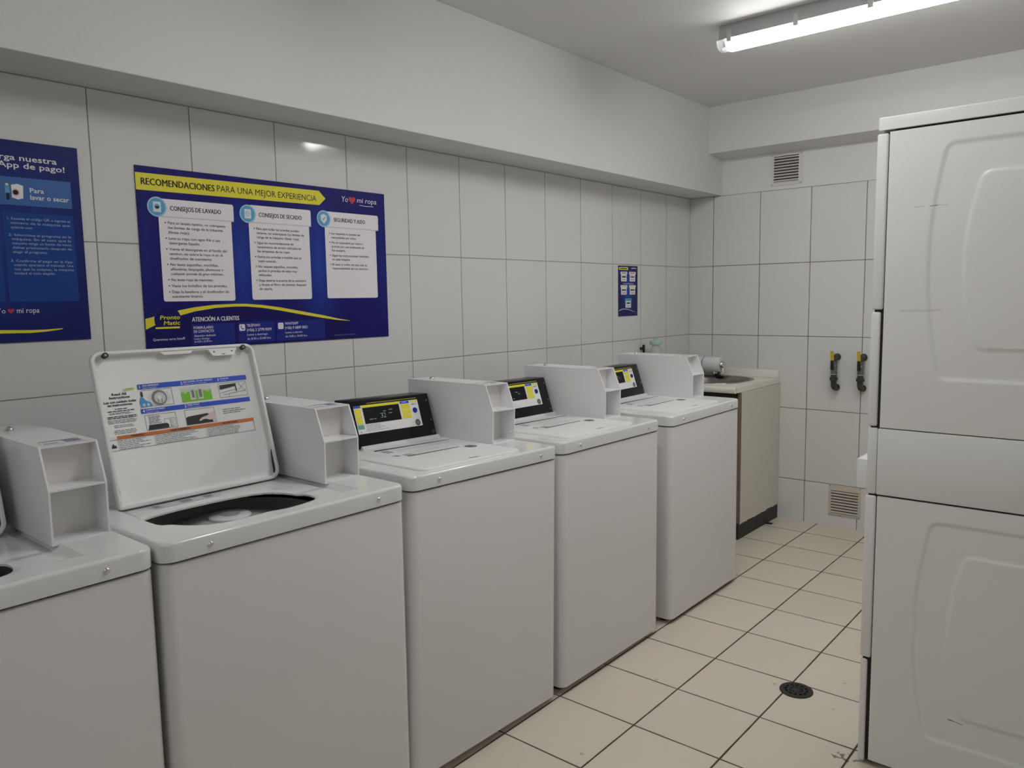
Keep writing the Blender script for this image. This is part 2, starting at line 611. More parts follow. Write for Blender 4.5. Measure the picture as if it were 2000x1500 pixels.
# ------------------------------------------------------------------ the room
CEIL = 2.588
RX, RY = 3.1, -6.4
bm = B(); box(bm, -0.12, RX + 0.12, RY - 0.12, 0.12, -0.12, 0.0)
structure(obj('floor', bm, M['floor']))
bm = B(); box(bm, -0.12, 0.0, RY - 0.12, 0.12, 0.0, CEIL)
structure(obj('wall_left', bm, M['tile_left']))
bm = B(); box(bm, 0.0, RX, 0.0, 0.12, 0.0, CEIL)
structure(obj('wall_back', bm, M['tile_back']))
bm = B(); box(bm, RX, RX + 0.12, RY - 0.12, 0.12, 0.0, CEIL)
structure(obj('wall_right', bm, M['tile_right']))
bm = B(); box(bm, 0.0, RX, RY - 0.12, RY, 0.0, CEIL)
structure(obj('wall_rear', bm, M['tile_rear']))
bm = B(); box(bm, -0.12, RX + 0.12, RY - 0.12, 0.12, CEIL, CEIL + 0.12)
structure(obj('ceiling', bm, M['ceiling']))
# dropped beams along the left and the back wall
bm = B(); box(bm, 0.0, 0.2244, RY, 0.0, 2.066, CEIL, 0.0025, 2)
structure(obj('trim_1', bm, M['paint']))
bm = B()
loft(bm, [[(x, -0.188, 2.307), (x, -0.186, 2.305), (x, 0.0, 2.288), (x, 0.0, CEIL), (x, -0.188, CEIL)] for x in (0.2244, RX)])
structure(obj('trim_2', bm, M['paint']))

# ------------------------------------------------------------------ washers (local frame: x=0 front face, +x to the aisle, y along the wall, z up)
HW = 0.3415
DEP = 0.68
CAPZ0, CAPZ1 = 0.8795, 0.922
HOLE = catmull([(-.270, -.252), (-.290, -.17), (-.293, -.07), (-.286, 0.01), (-.264, .068), (-.215, .102), (-.155, .112), (-.105, .112), (-.076, .094), (-.062, .047), (-.058, -.005), (-.066, -.045), (-.064, -.10), (-.066, -.160), (-.090, -.208), (-.155, -.248), (-.225, -.262)], 6)


def recess(x, y):
    a = sstep(-0.44, -0.425, x) * (1 - sstep(-0.185, -0.135, x)) * sstep(-0.275, -0.262, y) * (1 - sstep(0.214, 0.228, y))
    b = sstep(-0.44, -0.425, x) * (1 - sstep(-0.078, -0.066, x)) * sstep(0.182, 0.192, y) * (1 - sstep(0.214, 0.228, y))
    return max(0.42 * a, b)


def cap_mesh(open_):
    out = rrect(-DEP, 0.0, -HW, HW, (0.006, 0.03, 0.03, 0.006), 8)
    edge = [0, .0008, .0018, .0032, .005, .0075, .011]
    inner = 96 if open_ else 60
    xs = sorted(set([-DEP + e for e in edge] + [-e for e in edge] + [-DEP + .011 + (DEP - .022) * i / inner for i in range(inner + 1)]))
    ys = sorted(set([-HW + e for e in edge] + [HW - e for e in edge] + [-HW + .011 + (2 * HW - .022) * i / inner for i in range(inner + 1)]))
    bm = B()
    R = 0.0075
    grid = []
    kill = set()
    for x in xs:
        row = []
        for y in ys:
            px, py = x, y
            if not inside((x, y), out):
                d, q = nearest((x, y), out)
                px, py = q
                d = 0
            else:
                d, q = nearest((x, y), out)
            z = CAPZ1
            if d < R:
                z -= R - math.sqrt(max(0, R * R - (R - d) ** 2))
            if open_:
                hd, hq = nearest((px, py), HOLE)
                if inside((px, py), HOLE):
                    if hd < 0.008:
                        px, py = hq
                        hd = 0
                    else:
                        row.append(None)
                        continue
                z -= 0.014 * recess(px, py)
                if hd < 0.014:
                    z -= 0.004 * (1 - hd / 0.014) ** 2
            row.append(bm.verts.new((px, py, z)))
        grid.append(row)
    for i in range(len(xs) - 1):
        for j in range(len(ys) - 1):
            q = [grid[i][j], grid[i + 1][j], grid[i + 1][j + 1], grid[i][j + 1]]
            if all(q):
                bm.faces.new(q)
    bmesh.ops.remove_doubles(bm, verts=bm.verts, dist=0.0007)
    bmesh.ops.dissolve_degenerate(bm, edges=bm.edges, dist=0.00005)
    bm.edges.ensure_lookup_table()
    bd = [e for e in bm.edges if len(e.link_faces) == 1]
    outer, hole = [], []
    for e in bd:
        c = (e.verts[0].co + e.verts[1].co) / 2
        d, _ = nearest((c.x, c.y), out)
        (outer if d < 0.004 else hole).append(e)
    for es, dz in ((outer, None), (hole, -0.0045)):
        if not es:
            continue
        r = bmesh.ops.extrude_edge_only(bm, edges=es)
        for v in [g for g in r['geom'] if isinstance(g, bmesh.types.BMVert)]:
            v.co.z = CAPZ0 if dz is None else v.co.z + dz
    return bm


def foot_mesh():
    bm = B()
    lathe(bm, [(0.010, 0.0), (0.010, -0.5), (0.019, -0.6), (0.020, -1.0)], n=12)
    return bm


LID_Y0, LID_Y1, LID_L = -0.272, 0.182, 0.402


def bars(bm, fr, u0, u1, v0, v1, n, t, w, rnd, mi=0, rag=0.3):
    """rows of print too small to read"""
    for i in range(n):
        v = v1 - (v1 - v0) * (i + 0.5) / n
        e = u1 - (u1 - u0) * rag * rnd.random()
        u = u0
        while u < e - 0.002:
            L = min(0.004 + 0.012 * rnd.random(), e - u)
            rect(bm, fr, u, u + L, v - t / 2, v + t / 2, w, mi)
            u += L + 0.0018


def build_lid_open(root):
    """lid standing open: local plane u along y, v up the lid, w to the aisle"""
    # inner face plane: bottom (-.374,.917), leaning back
    o = Vector((-0.374, 0.0, 0.917))
    ev = Vector((-0.115, 0, 0.383)).normalized()
    fr = Frame(o, (0, 1, 0), ev)
    W = 0.018
    bm = B()
    y0, y1 = LID_Y0, LID_Y1
    outer = rrect(y0, y1, 0.0, LID_L, (0.007, 0.030, 0.026, 0.026), 7)

    def ring(ins, w):
        return [tuple(fr.p(u, v, w)) for u, v in rrect(y0 + ins, y1 - ins, ins, LID_L - ins, [max(.004, q - ins) for q in (0.007, 0.030, 0.026, 0.026)], 7)]
    rings = [ring(0.014, -0.006), ring(0.004, -0.003), ring(0.0, 0.003), ring(0.0, W - 0.002), ring(0.002, W), ring(0.007, W), ring(0.009, W - 0.002), ring(0.010, 0.004), ring(0.016, 0.0)]
    loft(bm, rings)
    lid = obj('lid', bm, M['lidp'], root, 40)
    lid['label'] = 'white lid standing open'
    # folded front lip with latch tab
    bm = B()

    def prism(pts, w0, w1):
        loft(bm, [[tuple(fr.p(u, v, w0)) for u, v in pts], [tuple(fr.p(u, v, w1)) for u, v in pts]])
    prism([(-0.095, 0.392), (-0.085, 0.3835), (-0.012, 0.3835), (-0.004, 0.3905), (0.040, 0.3905), (0.051, 0.3735), (0.054, 0.3715), (0.114, 0.3715), (0.117, 0.3735), (0.128, 0.3915)], W - 0.005, W - 0.001)
    lt = obj('latch_plate', bm, M['lidp'], lid, 40)
    for u in (0.057, 0.111):
        bm = B()
        circ(bm, fr, u, 0.383, 0.0022, W - 0.0006)
        print_obj('screw_hole', bm, M['p_black'], lid)
    bm = B()
    rect(bm, fr, 0.079, 0.089, 0.3745, 0.3765, W - 0.0006)
    print_obj('latch_slot', bm, M['p_black'], lid)
    for u in (-0.236, 0.147):
        bm = B()
        c = fr.p(u, 0.391, W - 0.006)
        n_ = fr.en
        tube(bm, [c, c + n_ * 0.010], [0.0075, 0.0075], 14)
        f = obj('rubber_bumper', bm, M['rubber'], lid, 40)
    for u in (-0.236, 0.147):
        bm = B()
        c = fr.p(u, 0.391, W + 0.0035)
        tube(bm, [c, c + fr.en * 0.0012], [0.0034, 0.003], 12)
        obj('bumper_screw', bm, M['steel'], lid, 40)
    bm = B()
    poly(bm, fr, [(0.170, 0.085), (0.1725, 0.085), (0.1735, 0.018), (0.164, 0.016), (0.166, 0.050)], 0.0105)
    print_obj('hinge_slot', bm, M['p_black'], lid)
    bm = B()
    dome(bm, tuple(fr.p(-0.262, 0.045, 0.0)), 0.006, 0.006, 'x', 12)
    obj('hinge_plug', bm, M['rubber'], lid, 40)
    # instruction sheet printed inside the lid
    rnd = random.Random(4)
    mats = [M['p_white'], M['p_blue'], M['p_orange'], M['p_black'], M['p_green'], M['p_cyan'], M['p_grey'], M['p_lgrey'], M['p_skin'], M['p_lime']]
    bm = B()
    a, b, c, d = 0.0005, 0.0008, 0.0011, 0.0014
    rect(bm, fr, -0.1645, 0.1475, 0.2985, 0.3125, b, 1)
    rect(bm, fr, -0.1675, 0.1450, 0.2345, 0.2470, b, 1)
    for s, u, v in (('1', -0.160, 0.3015), ('2', -0.049, 0.3015), ('3', 0.058, 0.3015), ('4', -0.163, 0.2372), ('5', -0.050, 0.2372)):
        text(bm, fr, s, u, v, 0.0075, c, mi=0, bold=0.02)
    for s1, s2, u, v, w1, w2 in (('ADD DETERGENT', 'Agregue detergente', -0.152, 0.3065, 0.044, 0.036), ('ADD CLOTHES - DO NOT OVERLOAD', 'Agregue ropa - no sobrecargue', -0.041, 0.3065, 0.084, 0.066), ('CLOSE LID', 'Cierre la tapa', 0.066, 0.3065, 0.026, 0.018), ('COMPLETE PAYMENT', 'Complete el pago', -0.155, 0.2420, 0.052, 0.034), ('PRESS START', 'Presione inicio', -0.042, 0.2420, 0.034, 0.036)):
        text(bm, fr, s1, u, v - 0.0008, 0.0040, c, width=w1, mi=0, bold=0.02)
        text(bm, fr, s2, u, v - 0.0060, 0.0028, c, width=w2, mi=0)
    # picture 1: detergent and drum
    outline(bm, fr, -0.158, -0.0765, 0.2515, 0.2960, 0.0009, b, 6)
    for k_ in range(5):
        r_ = 0.030 - 0.0016 * k_
        poly(bm, fr, [(-0.113 + r_ * math.cos(t), 0.2725 + 0.7 * r_ * math.sin(t)) for t in [2 * PI * i / 30 for i in range(30)]], a + 0.00003 * k_, (7, 0)[k_ % 2])
    circ(bm, fr, -0.1135, 0.2725, 0.0205, b, 6)
    circ(bm, fr, -0.1115, 0.2720, 0.0150, b + 0.0001, 7)
    circ(bm, fr, -0.1125, 0.2735, 0.0060, c, 0)
    rect(bm, fr, -0.1185, -0.1165, 0.258, 0.272, c, 6)
    rect(bm, fr, -0.1085, -0.1065, 0.258, 0.272, c, 6)
    poly(bm, fr, [(-0.165, 0.2505), (-0.134, 0.2520), (-0.138, 0.2620), (-0.150, 0.2690), (-0.156, 0.2780), (-0.162, 0.2780), (-0.166, 0.2660)], c, 5)
    rect(bm, fr, -0.1600, -0.1545, 0.279, 0.292, c, 3)
    circ(bm, fr, -0.156, 0.257, 0.004, d, 7)
    circ(bm, fr, -0.145, 0.257, 0.004, d, 7)
    # picture 2: green load picture
    rect(bm, fr, -0.0530, 0.0335, 0.2525, 0.2935, a, 7)
    rect(bm, fr, -0.0530, 0.0335, 0.2525, 0.2800, b, 4)
    rect(bm, fr, -0.0290, 0.0085, 0.2570, 0.2880, c, 7)
    rect(bm, fr, -0.0240, -0.0170, 0.262, 0.284, d, 6)
    rect(bm, fr, -0.0130, -0.0060, 0.258, 0.282, d, 4)
    rect(bm, fr, -0.0030, 0.0050, 0.262, 0.284, d, 6)
    circ(bm, fr, -0.041, 0.279, 0.004, c, 9)
    circ(bm, fr, 0.022, 0.279, 0.004, c, 9)
    # picture 3: closing the lid
    outline(bm, fr, 0.0565, 0.1430, 0.2535, 0.2950, 0.0009, b, 6)
    poly(bm, fr, [(0.060, 0.276), (0.108, 0.283), (0.112, 0.291), (0.061, 0.289)], c, 3)
    poly(bm, fr, [(0.108, 0.268), (0.111, 0.268), (0.110, 0.286), (0.107, 0.286)], d, 3)
    for (u0_, v0_, u1_, v1_) in ((0.062, 0.267, 0.106, 0.274), (0.066, 0.261, 0.140, 0.268), (0.085, 0.254, 0.086, 0.262), (0.115, 0.270, 0.139, 0.290), (0.118, 0.292, 0.137, 0.266)):
        du, dv = u1_ - u0_, v1_ - v0_
        L_ = math.hypot(du, dv)
        nx, ny = -dv / L_ * 0.0005, du / L_ * 0.0005
        poly(bm, fr, [(u0_ - nx, v0_ - ny), (u1_ - nx, v1_ - ny), (u1_ + nx, v1_ + ny), (u0_ + nx, v0_ + ny)], c, 6)
    # picture 4: paying
    outline(bm, fr, -0.1610, -0.0785, 0.1885, 0.2300, 0.0009, b, 6)
    bars(bm, fr, -0.152, -0.118, 0.205, 0.227, 6, 0.0016, b, rnd, 6)
    poly(bm, fr, [(-0.157, 0.190), (-0.103, 0.190), (-0.102, 0.199), (-0.107, 0.203), (-0.153, 0.203)], c, 3)
    outline(bm, fr, -0.112, -0.083, 0.192, 0.215, 0.0007, c, 6)
    rect(bm, fr, -0.096, -0.089, 0.194, 0.213, d, 7)
    # picture 5: pressing start
    outline(bm, fr, -0.0540, 0.0315, 0.1885, 0.2305, 0.0009, b, 6)
    poly(bm, fr, [(-0.053, 0.1895), (0.022, 0.1895), (0.016, 0.210), (0.008, 0.2155), (-0.046, 0.212), (-0.053, 0.209)], c, 3)
    poly(bm, fr, [(-0.018, 0.1985), (-0.010, 0.205), (0.008, 0.209), (0.030, 0.220), (0.031, 0.197), (0.012, 0.196), (0.004, 0.1995), (-0.006, 0.1995), (-0.014, 0.1955)], d, 8)
    bars(bm, fr, 0.056, 0.128, 0.206, 0.222, 3, 0.0020, b, rnd, 6)
    # orange warning bar and box
    rect(bm, fr, -0.2385, 0.1435, 0.1768, 0.1855, b, 2)
    text(bm, fr, 'WARNING', -0.188, 0.1786, 0.0052, c, width=0.034, mi=3, bold=0.02, align='c')
    text(bm, fr, 'AVERTISSEMENT', -0.074, 0.1786, 0.0052, c, width=0.056, mi=3, bold=0.02, align='c')
    text(bm, fr, 'ADVERTENCIA', 0.070, 0.1786, 0.0052, c, width=0.046, mi=3, bold=0.02, align='c')
    outline(bm, fr, -0.2605, 0.1425, 0.1485, 0.1768, 0.0009, b, 6)
    for u in (-0.2385, -0.1455, -0.0035):
        rect(bm, fr, u, u + 0.0006, 0.1485, 0.1768, b, 6)
    rect(bm, fr, -0.2605, -0.2385, 0.1768, 0.1845, a, 0)
    for u0_, u1_ in ((-0.236, -0.149), (-0.143, -0.007), (0.000, 0.139)):
        bars(bm, fr, u0_, u1_, 0.1495, 0.1750, 6, 0.0014, b, rnd, 6, 0.45)
    poly(bm, fr, [(-0.2560, 0.156), (-0.2430, 0.156), (-0.2450, 0.164), (-0.2480, 0.161), (-0.2500, 0.168), (-0.2530, 0.163)], c, 3)
    # text column at the left
    poly(bm, fr, [(-0.204, 0.3005), (-0.199, 0.2985), (-0.174, 0.3005), (-0.1715, 0.3045), (-0.176, 0.3070), (-0.199, 0.3050)], b, 9)
    bars(bm, fr, -0.196, -0.180, 0.3015, 0.3055, 1, 0.0022, c, rnd, 4, 0.0)
    text(bm, fr, 'Read All', -0.2135, 0.2895, 0.0060, b, width=0.036, mi=3, bold=0.03, align='c')
    text(bm, fr, 'Instructions', -0.2135, 0.2810, 0.0060, b, width=0.051, mi=3, bold=0.03, align='c')
    text(bm, fr, 'Lea con cuidado todas', -0.2140, 0.2700, 0.0058, b, width=0.080, mi=3, bold=0.03, align='c')
    text(bm, fr, 'las instrucciones.', -0.2150, 0.2620, 0.0058, b, width=0.062, mi=3, bold=0.03, align='c')
    bars(bm, fr, -0.231, -0.200, 0.2525, 0.2560, 1, 0.0020, b, rnd, 3, 0.0)
    bars(bm, fr, -0.249, -0.181, 0.2470, 0.2510, 1, 0.0022, b, rnd, 3, 0.0)
    bars(bm, fr, -0.246, -0.184, 0.2400, 0.2460, 2, 0.0014, b, rnd, 6, 0.2)
    bars(bm, fr, -0.252, -0.178, 0.2290, 0.2370, 2, 0.0022, b, rnd, 3, 0.1)
    bars(bm, fr, -0.253, -0.176, 0.2170, 0.2280, 3, 0.0014, b, rnd, 6, 0.2)
    bars(bm, fr, -0.240, -0.186, 0.2060, 0.2140, 2, 0.0015, b, rnd, 6, 0.2)
    bars(bm, fr, -0.242, -0.186, 0.1890, 0.2010, 3, 0.0015, b, rnd, 6, 0.2)
    sh = print_obj('instruction_sheet', bm, mats, lid)
    sh['label'] = 'printed washing instructions with blue and orange bars'
    return lid


def build_lid_closed(root):
    bm = B()
    slab(bm, -0.412, -0.030, LID_Y0, LID_Y1, CAPZ1 - 0.004, 0.9285, (0.02, 0.028, 0.028, 0.02), 0.0060, 0.0, 6)
    lid = obj('lid', bm, M['lidp'], root, 40)
    lid['label'] = 'white lid lying closed'
    z = 0.9285
    fr = Frame((0, 0, z), (0, 1, 0), (-1, 0, 0))
    # round badge
    bm = B()
    circ(bm, fr, 0.108, 0.196, 0.0215, 0.0004, 0)
    circ(bm, fr, 0.108, 0.196, 0.0175, 0.0007, 1)
    rect(bm, fr, 0.096, 0.120, 0.191, 0.194, 0.001, 0)
    rect(bm, fr, 0.096, 0.120, 0.198, 0.201, 0.001, 0)
    print_obj('round_badge', bm, [M['p_black'], M['p_grey']], lid)
    # finger notch
    bm = B()
    poly(bm, fr, [(-0.056, 0.050), (-0.046, 0.057), (-0.014, 0.049), (-0.014, 0.042)], 0.0004)
    print_obj('finger_notch', bm, M['p_grey'], lid)
    # notice printed on the lid
    rnd = random.Random(9)
    bm = B()
    rect(bm, fr, -0.205, 0.165, 0.214, 0.372, 0.0003, 3)
    poly(bm, fr, [(-0.172, 0.358), (0.160, 0.347), (0.160, 0.353), (-0.166, 0.374)], 0.0007, 2)
    poly(bm, fr, [(-0.156, 0.2145), (0.074, 0.2160), (0.074, 0.2215), (-0.156, 0.2230)], 0.0007, 0)
    for (u0_, u1_, v0_, v1_) in ((-0.166, -0.130, 0.300, 0.345), (-0.186, -0.160, 0.236, 0.262), (-0.152, -0.112, 0.226, 0.252)):
        bars(bm, fr, u0_, u1_, v0_, v1_, 3, (v1_ - v0_) / 5, 0.0007, rnd, 1, 0.3)
    bars(bm, fr, -0.120, 0.135, 0.300, 0.340, 4, 0.0022, 0.0007, rnd, 4, 0.3)
    bars(bm, fr, -0.105, 0.120, 0.238, 0.285, 5, 0.0020, 0.0007, rnd, 4, 0.4)
    sh = print_obj('printed_notice', bm, [M['p_ink'], M['p_lilac'], M['p_ink'], M['p_white'], M['p_lgrey']], lid)
    return lid


def build_tub(root):
    c = (-0.304, -0.014, 0.0)
    bm = B()
    lathe(bm, [(0.262, 0.890), (0.266, 0.86), (0.266, 0.846), (0.262, 0.844)], c, n=56, cap0=False, cap1=False)
    obj('tub_rim', bm, M['black'], root, 50)
    bm = B()
    lathe(bm, [(0.215, 0.800), (0.205, 0.816), (0.165, 0.836), (0.110, 0.852), (0.058, 0.858), (0.046, 0.850)], c, n=56, cap0=False, cap1=False)
    obj('inner_cone', bm, M['ring'], root, 50)
    bm = B()
    lathe(bm, [(0.252, 0.846), (0.246, 0.765), (0.236, 0.45), (0.18, 0.43), (0.03, 0.44)], c, n=56, cap0=False, cap1=True)
    obj('wash_basket', bm, M['basket'], root, 50)
    bm = B()
    lathe(bm, [(0.10, 0.44), (0.062, 0.50), (0.042, 0.62), (0.040, 0.835), (0.045, 0.850), (0.054, 0.856), (0.055, 0.862), (0.050, 0.866), (0.026, 0.866), (0.022, 0.862), (0.020, 0.842), (0.004, 0.840)], c, n=36)
    a = obj('agitator', bm, M['whiteplastic'], root, 40)
    # rating print on the shelf between lid and opening
    fr = Frame((-0.334, 0, CAPZ1 - 0.0057), (0, 1, 0), (-1, 0, 0))
    rnd = random.Random(3)
    bm = B()
    rect(bm, fr, -0.205, -0.030, -0.014, 0.022, 0.0003, 1)
    for (u0_, u1_) in ((-0.200, -0.180), (-0.128, -0.096), (-0.064, -0.040)):
        bars(bm, fr, u0_, u1_, -0.006, 0.018, 3, 0.0055, 0.0006, rnd, 0, 0.1)
    rect(bm, fr, -0.168, -0.140, -0.006, 0.014, 0.0006, 2)
    bars(bm, fr, -0.164, -0.144, 0.000, 0.010, 1, 0.003, 0.0009, rnd, 0, 0.0)
    bars(bm, fr, -0.200, -0.175, -0.012, -0.008, 1, 0.0025, 0.0006, rnd, 3, 0.0)
    print_obj('rating_label', bm, [M['p_grey'], M['p_lgrey'], M['p_white'], M['p_lgrey']], root)


def build_console(root, digits):
    y0, y1 = -0.165, 0.1875
    bx, bz, tx, tz = -0.4404, 0.9355, -0.4887, 1.0815
    bm = B()
    extr_y(bm, [(bx, bz), (tx, tz), (tx - 0.003, tz + 0.0015), (-0.575, tz - 0.001), (-0.60, 0.925), (bx - 0.004, 0.925)], y0, y1)
    bmesh.ops.bevel(bm, geom=[e for e in bm.edges if abs(e.verts[0].co.y - e.verts[1].co.y) < 1e-5], offset=0.002, segments=2, affect='EDGES', profile=0.5)
    con = obj('control_panel', bm, M['blackgloss'], root, 30)
    con['label'] = 'black sloping control panel'
    bm = B()
    extr_y(bm, [(bx + 0.012, 0.918), (bx + 0.010, 0.931), (bx + 0.002, 0.9350), (bx - 0.03, 0.9350), (bx - 0.03, 0.918)], y0 + 0.004, y1 + 0.006)
    obj('panel_base', bm, M['greyplastic'] if False else M['cap'], con, 30)
    fr = Frame((bx, 0, bz), (0, 1, 0), (tx - bx, 0, tz - bz))
    rnd = random.Random(6)
    bm = B()
    rect(bm, fr, -0.160, 0.1300, 0.0405, 0.1370, 0.0004, 0)
    rect(bm, fr, -0.130, 0.0440, 0.1290, 0.1375, 0.0008, 1)
    rect(bm, fr, 0.0450, 0.0880, 0.1270, 0.1360, 0.0008, 2)
    rect(bm, fr, 0.0930, 0.1285, 0.1285, 0.1345, 0.0008, 1)
    rect(bm, fr, -0.160, -0.1300, 0.1290, 0.1375, 0.0008, 2)
    rect(bm, fr, -0.10, 0.1255, 0.1425, 0.1437, 0.0004, 1)
    text(bm, fr, 'INICIO', 0.110, 0.1180, 0.0060, 0.0008, width=0.024, mi=3, align='c')
    bars(bm, fr, -0.123, -0.020, 0.0455, 0.0700, 5, 0.0013, 0.0008, rnd, 4, 0.5)
    circ(bm, fr, 0.110, 0.0535, 0.0115, 0.0008, 3)
    circ(bm, fr, 0.110, 0.0535, 0.0085, 0.0011, 4)
    circ(bm, fr, -0.1475, 0.0467, 0.0022, 0.0008, 3)
    for u0_ in (-0.026, -0.018):
        bars(bm, fr, 0.055, 0.080, 0.1285, 0.1345, 1, 0.0018, 0.0011, rnd, 0, 0.2)
    print_obj('faceplate', bm, [M['p_white'], M['p_yellow'], M['p_blue'], M['p_black'], M['p_grey']], con)
    bm = B()
    rect(bm, fr, -0.1235, 0.0390, 0.0725, 0.1285, 0.0009, 0)
    scr = print_obj('display_window', bm, [M['blackgloss']], con)
    if digits:
        marks = ((-0.102, -0.084, 0.0850, 0.0885), (-0.081, -0.072, 0.0850, 0.0885), (-0.036, -0.026, 0.1085, 0.1115), (-0.011, 0.005, 0.1110, 0.1145), (-0.013, 0.002, 0.0990, 0.1025))
    else:
        marks = ((-0.028, -0.012, 0.1060, 0.1090), (-0.012, 0.000, 0.0985, 0.1010), (-0.050, -0.042, 0.0800, 0.0830))
    for u0_, u1_, v0_, v1_ in marks:
        bm = B()
        vm, t_ = (v0_ + v1_) / 2, 0.0011
        pts_, u_ = [], u0_
        rect(bm, fr, u0_, u1_, vm - t_ * 0.4, vm + t_ * 0.4, 0.0013, 0)
        while u_ < u1_ - 0.002:
            rect(bm, fr, u_, u_ + 0.0026, vm - t_, vm + t_, 0.0013, 0)
            u_ += 0.0040
        bmesh.ops.remove_doubles(bm, verts=bm.verts, dist=0.0003)
        print_obj('display_symbol', bm, [M['lcd']], con)
    if digits:
        for ch, u0_ in (('3', -0.0520), ('2', -0.0390)):
            bm = B()
            text(bm, fr, ch, u0_, 0.0870, 0.0175, 0.0013, width=0.0108, mi=0, bold=-0.02)
            print_obj('digit', bm, [M['lcd']], con)

    def button(u0_, u1_, v0_, v1_, m):
        bm = B()
        box(bm, u0_, u1_, v0_, v1_, 0.0004, 0.0018, 0.0005, 1)
        bm.transform(Matrix(((fr.eu.x, fr.ev.x, fr.en.x, fr.o.x), (fr.eu.y, fr.ev.y, fr.en.y, fr.o.y), (fr.eu.z, fr.ev.z, fr.en.z, fr.o.z), (0, 0, 0, 1))))
        obj('button', bm, m, con, 30)
    for i in range(3):
        button(0.0478, 0.0882, 0.1095 - 0.0182 * i, 0.1255 - 0.0182 * i, M['p_yellow'])
        button(-0.1575, -0.1315, 0.1115 - 0.0182 * i, 0.1270 - 0.0182 * i, M['p_yellow'])
    button(-0.1575, -0.1315, 0.0565, 0.0715, M['p_mint'])
    bm = B()
    c = fr.p(0.1085, 0.0990, 0.0004)
    tube(bm, [c, c + fr.en * 0.003], [0.0100, 0.0092], 18)
    obj('start_button', bm, M['p_box'], con, 40)
    for (u, v) in ((0.1740, 0.1300), (0.1760, 0.0565)):
        bm = B()
        c = fr.p(u, v, 0.0)
        tube(bm, [c, c + fr.en * 0.002], [0.0035, 0.0025], 10)
        obj('screw', bm, M['steel'], con, 40)
    bm = B()
    outline(bm, fr, 0.1700, 0.1800, 0.0090, 0.0190, 0.0012, 0.0004)
    print_obj('panel_mark', bm, M['p_grey'], con)
    return con


def build_coin_box(root):
    y0, y1 = 0.2105, 0.3295
    zb, zt = CAPZ1 - 0.003, 1.128
    prof = [(-0.617, zb), (-0.617, zt), (-0.222, zt), (-0.1855, 1.037), (-0.1875, zb)]
    t = 0.004
    bm = B()
    extr_y(bm, prof, y0, y0 + t)
    extr_y(bm, prof, y1 - t, y1)
    box(bm, -0.617, -0.222, y0 + t, y1 - t, zt - t, zt)
    box(bm, -0.617, -0.613, y0 + t, y1 - t, zb, zt - t)
    # folded lip under the front of the top and the bottom flange
    box(bm, -0.252, -0.1885, y0 + t, y1 - t, zb, zb + 0.006)
    cb = obj('coin_box', bm, M['box'], root)
    cb['label'] = 'white metal coin box with two open compartments in front'
    bm = B()
    box(bm, -0.256, -0.252, y0 + t, y1 - t, zb + 0.006, zt - t)
    obj('inner_plate', bm, M['inner'], cb)
    bm = B()
    box(bm, -0.252, -0.1855, y0 + t, y1 - t, 1.0345, 1.0385)
    obj('shelf', bm, M['box'], cb)
    bm = B()
    lathe(bm, [(0.010, zt), (0.010, zt + 0.003), (0.008, zt + 0.008), (0.003, zt + 0.0105), (0.0005, zt + 0.011)], (-0.530, 0.252, 0), n=16)
    obj('lock', bm, M['chrome'], cb, 50)
    bm = B()
    dome(bm, (-0.203, y1 - t, 0.950), 0.004, -0.003, 'y', 12)
    obj('bolt', bm, M['whiteplastic'], cb, 50)
    fr = Frame((0, 0, zt), (0, 1, 0), (-1, 0, 0))
    rnd = random.Random(12)
    bm = B()
    rect(bm, fr, 0.228, 0.318, 0.232, 0.292, 0.0003, 1)
    rect(bm, fr, 0.232, 0.314, 0.281, 0.288, 0.0006, 0)
    bars(bm, fr, 0.275, 0.312, 0.242, 0.278, 4, 0.0060, 0.0006, rnd, 0, 0.2)
    bars(bm, fr, 0.232, 0.262, 0.246, 0.258, 2, 0.0030, 0.0006, rnd, 2, 0.2)
    print_obj('sticker', bm, [M['p_lilac'], M['p_white'], M['p_grey']], cb)
    return cb


def build_washer(open_, digits=False):
    root = thing('washing_machine', '', 'washing machine')
    bm = B()
    rings = []

    def ring(ins, z):
        return [(x, y, z) for x, y in rrect(-DEP + 0.004 + ins, -0.003 - ins, -HW + 0.002 + ins, HW - 0.002 - ins, (0.004, max(.004, 0.026 - ins), max(.004, 0.026 - ins), 0.004), 7)]
    loft(bm, [ring(0.004, 0.024), ring(0.0, 0.026), ring(0.0, 0.8705), ring(0.0015, 0.8735), ring(0.004, 0.8750), ring(0.030, 0.8750)], True, not open_)
    obj('cabinet', bm, M['enamel'], root, 35)
    o = obj('top_cover', cap_mesh(open_), M['cap'], root, 38)
    bm = B()
    loft(bm, [[(x, y, z) for x, y in rrect(-DEP + 0.02, -0.010, -HW + 0.009, HW - 0.009, (0.004, 0.024, 0.024, 0.004), 6)] for z in (0.868, 0.8815)], False, False)
    obj('gap_shade_strip', bm, M['gap'], root)  # dark strip painting the shade between cabinet and top cover
    if open_:
        build_tub(root)
        build_lid_open(root)
    else:
        build_lid_closed(root)
    build_console(root, digits)
    build_coin_box(root)
    for y in (-0.232, 0.243):
        bm = B()
        dome(bm, (-0.0005, y, 0.8985), 0.0068, 0.0045, 'x', 14)
        s = obj('front_screw', bm, M['chrome'], root, 50)
    fm = None
    for x in (-0.06, -0.62):
        for y in (-0.29, 0.29):
            if fm is None:
                f = obj('levelling_foot', foot_mesh(), M['rubber'], root, 50)
                fm = f.data
            else:
                f = bpy.data.objects.new('levelling_foot', fm)
                COL.objects.link(f)
                f.parent = root
            f.location = (x, y, 0.030)
    return root


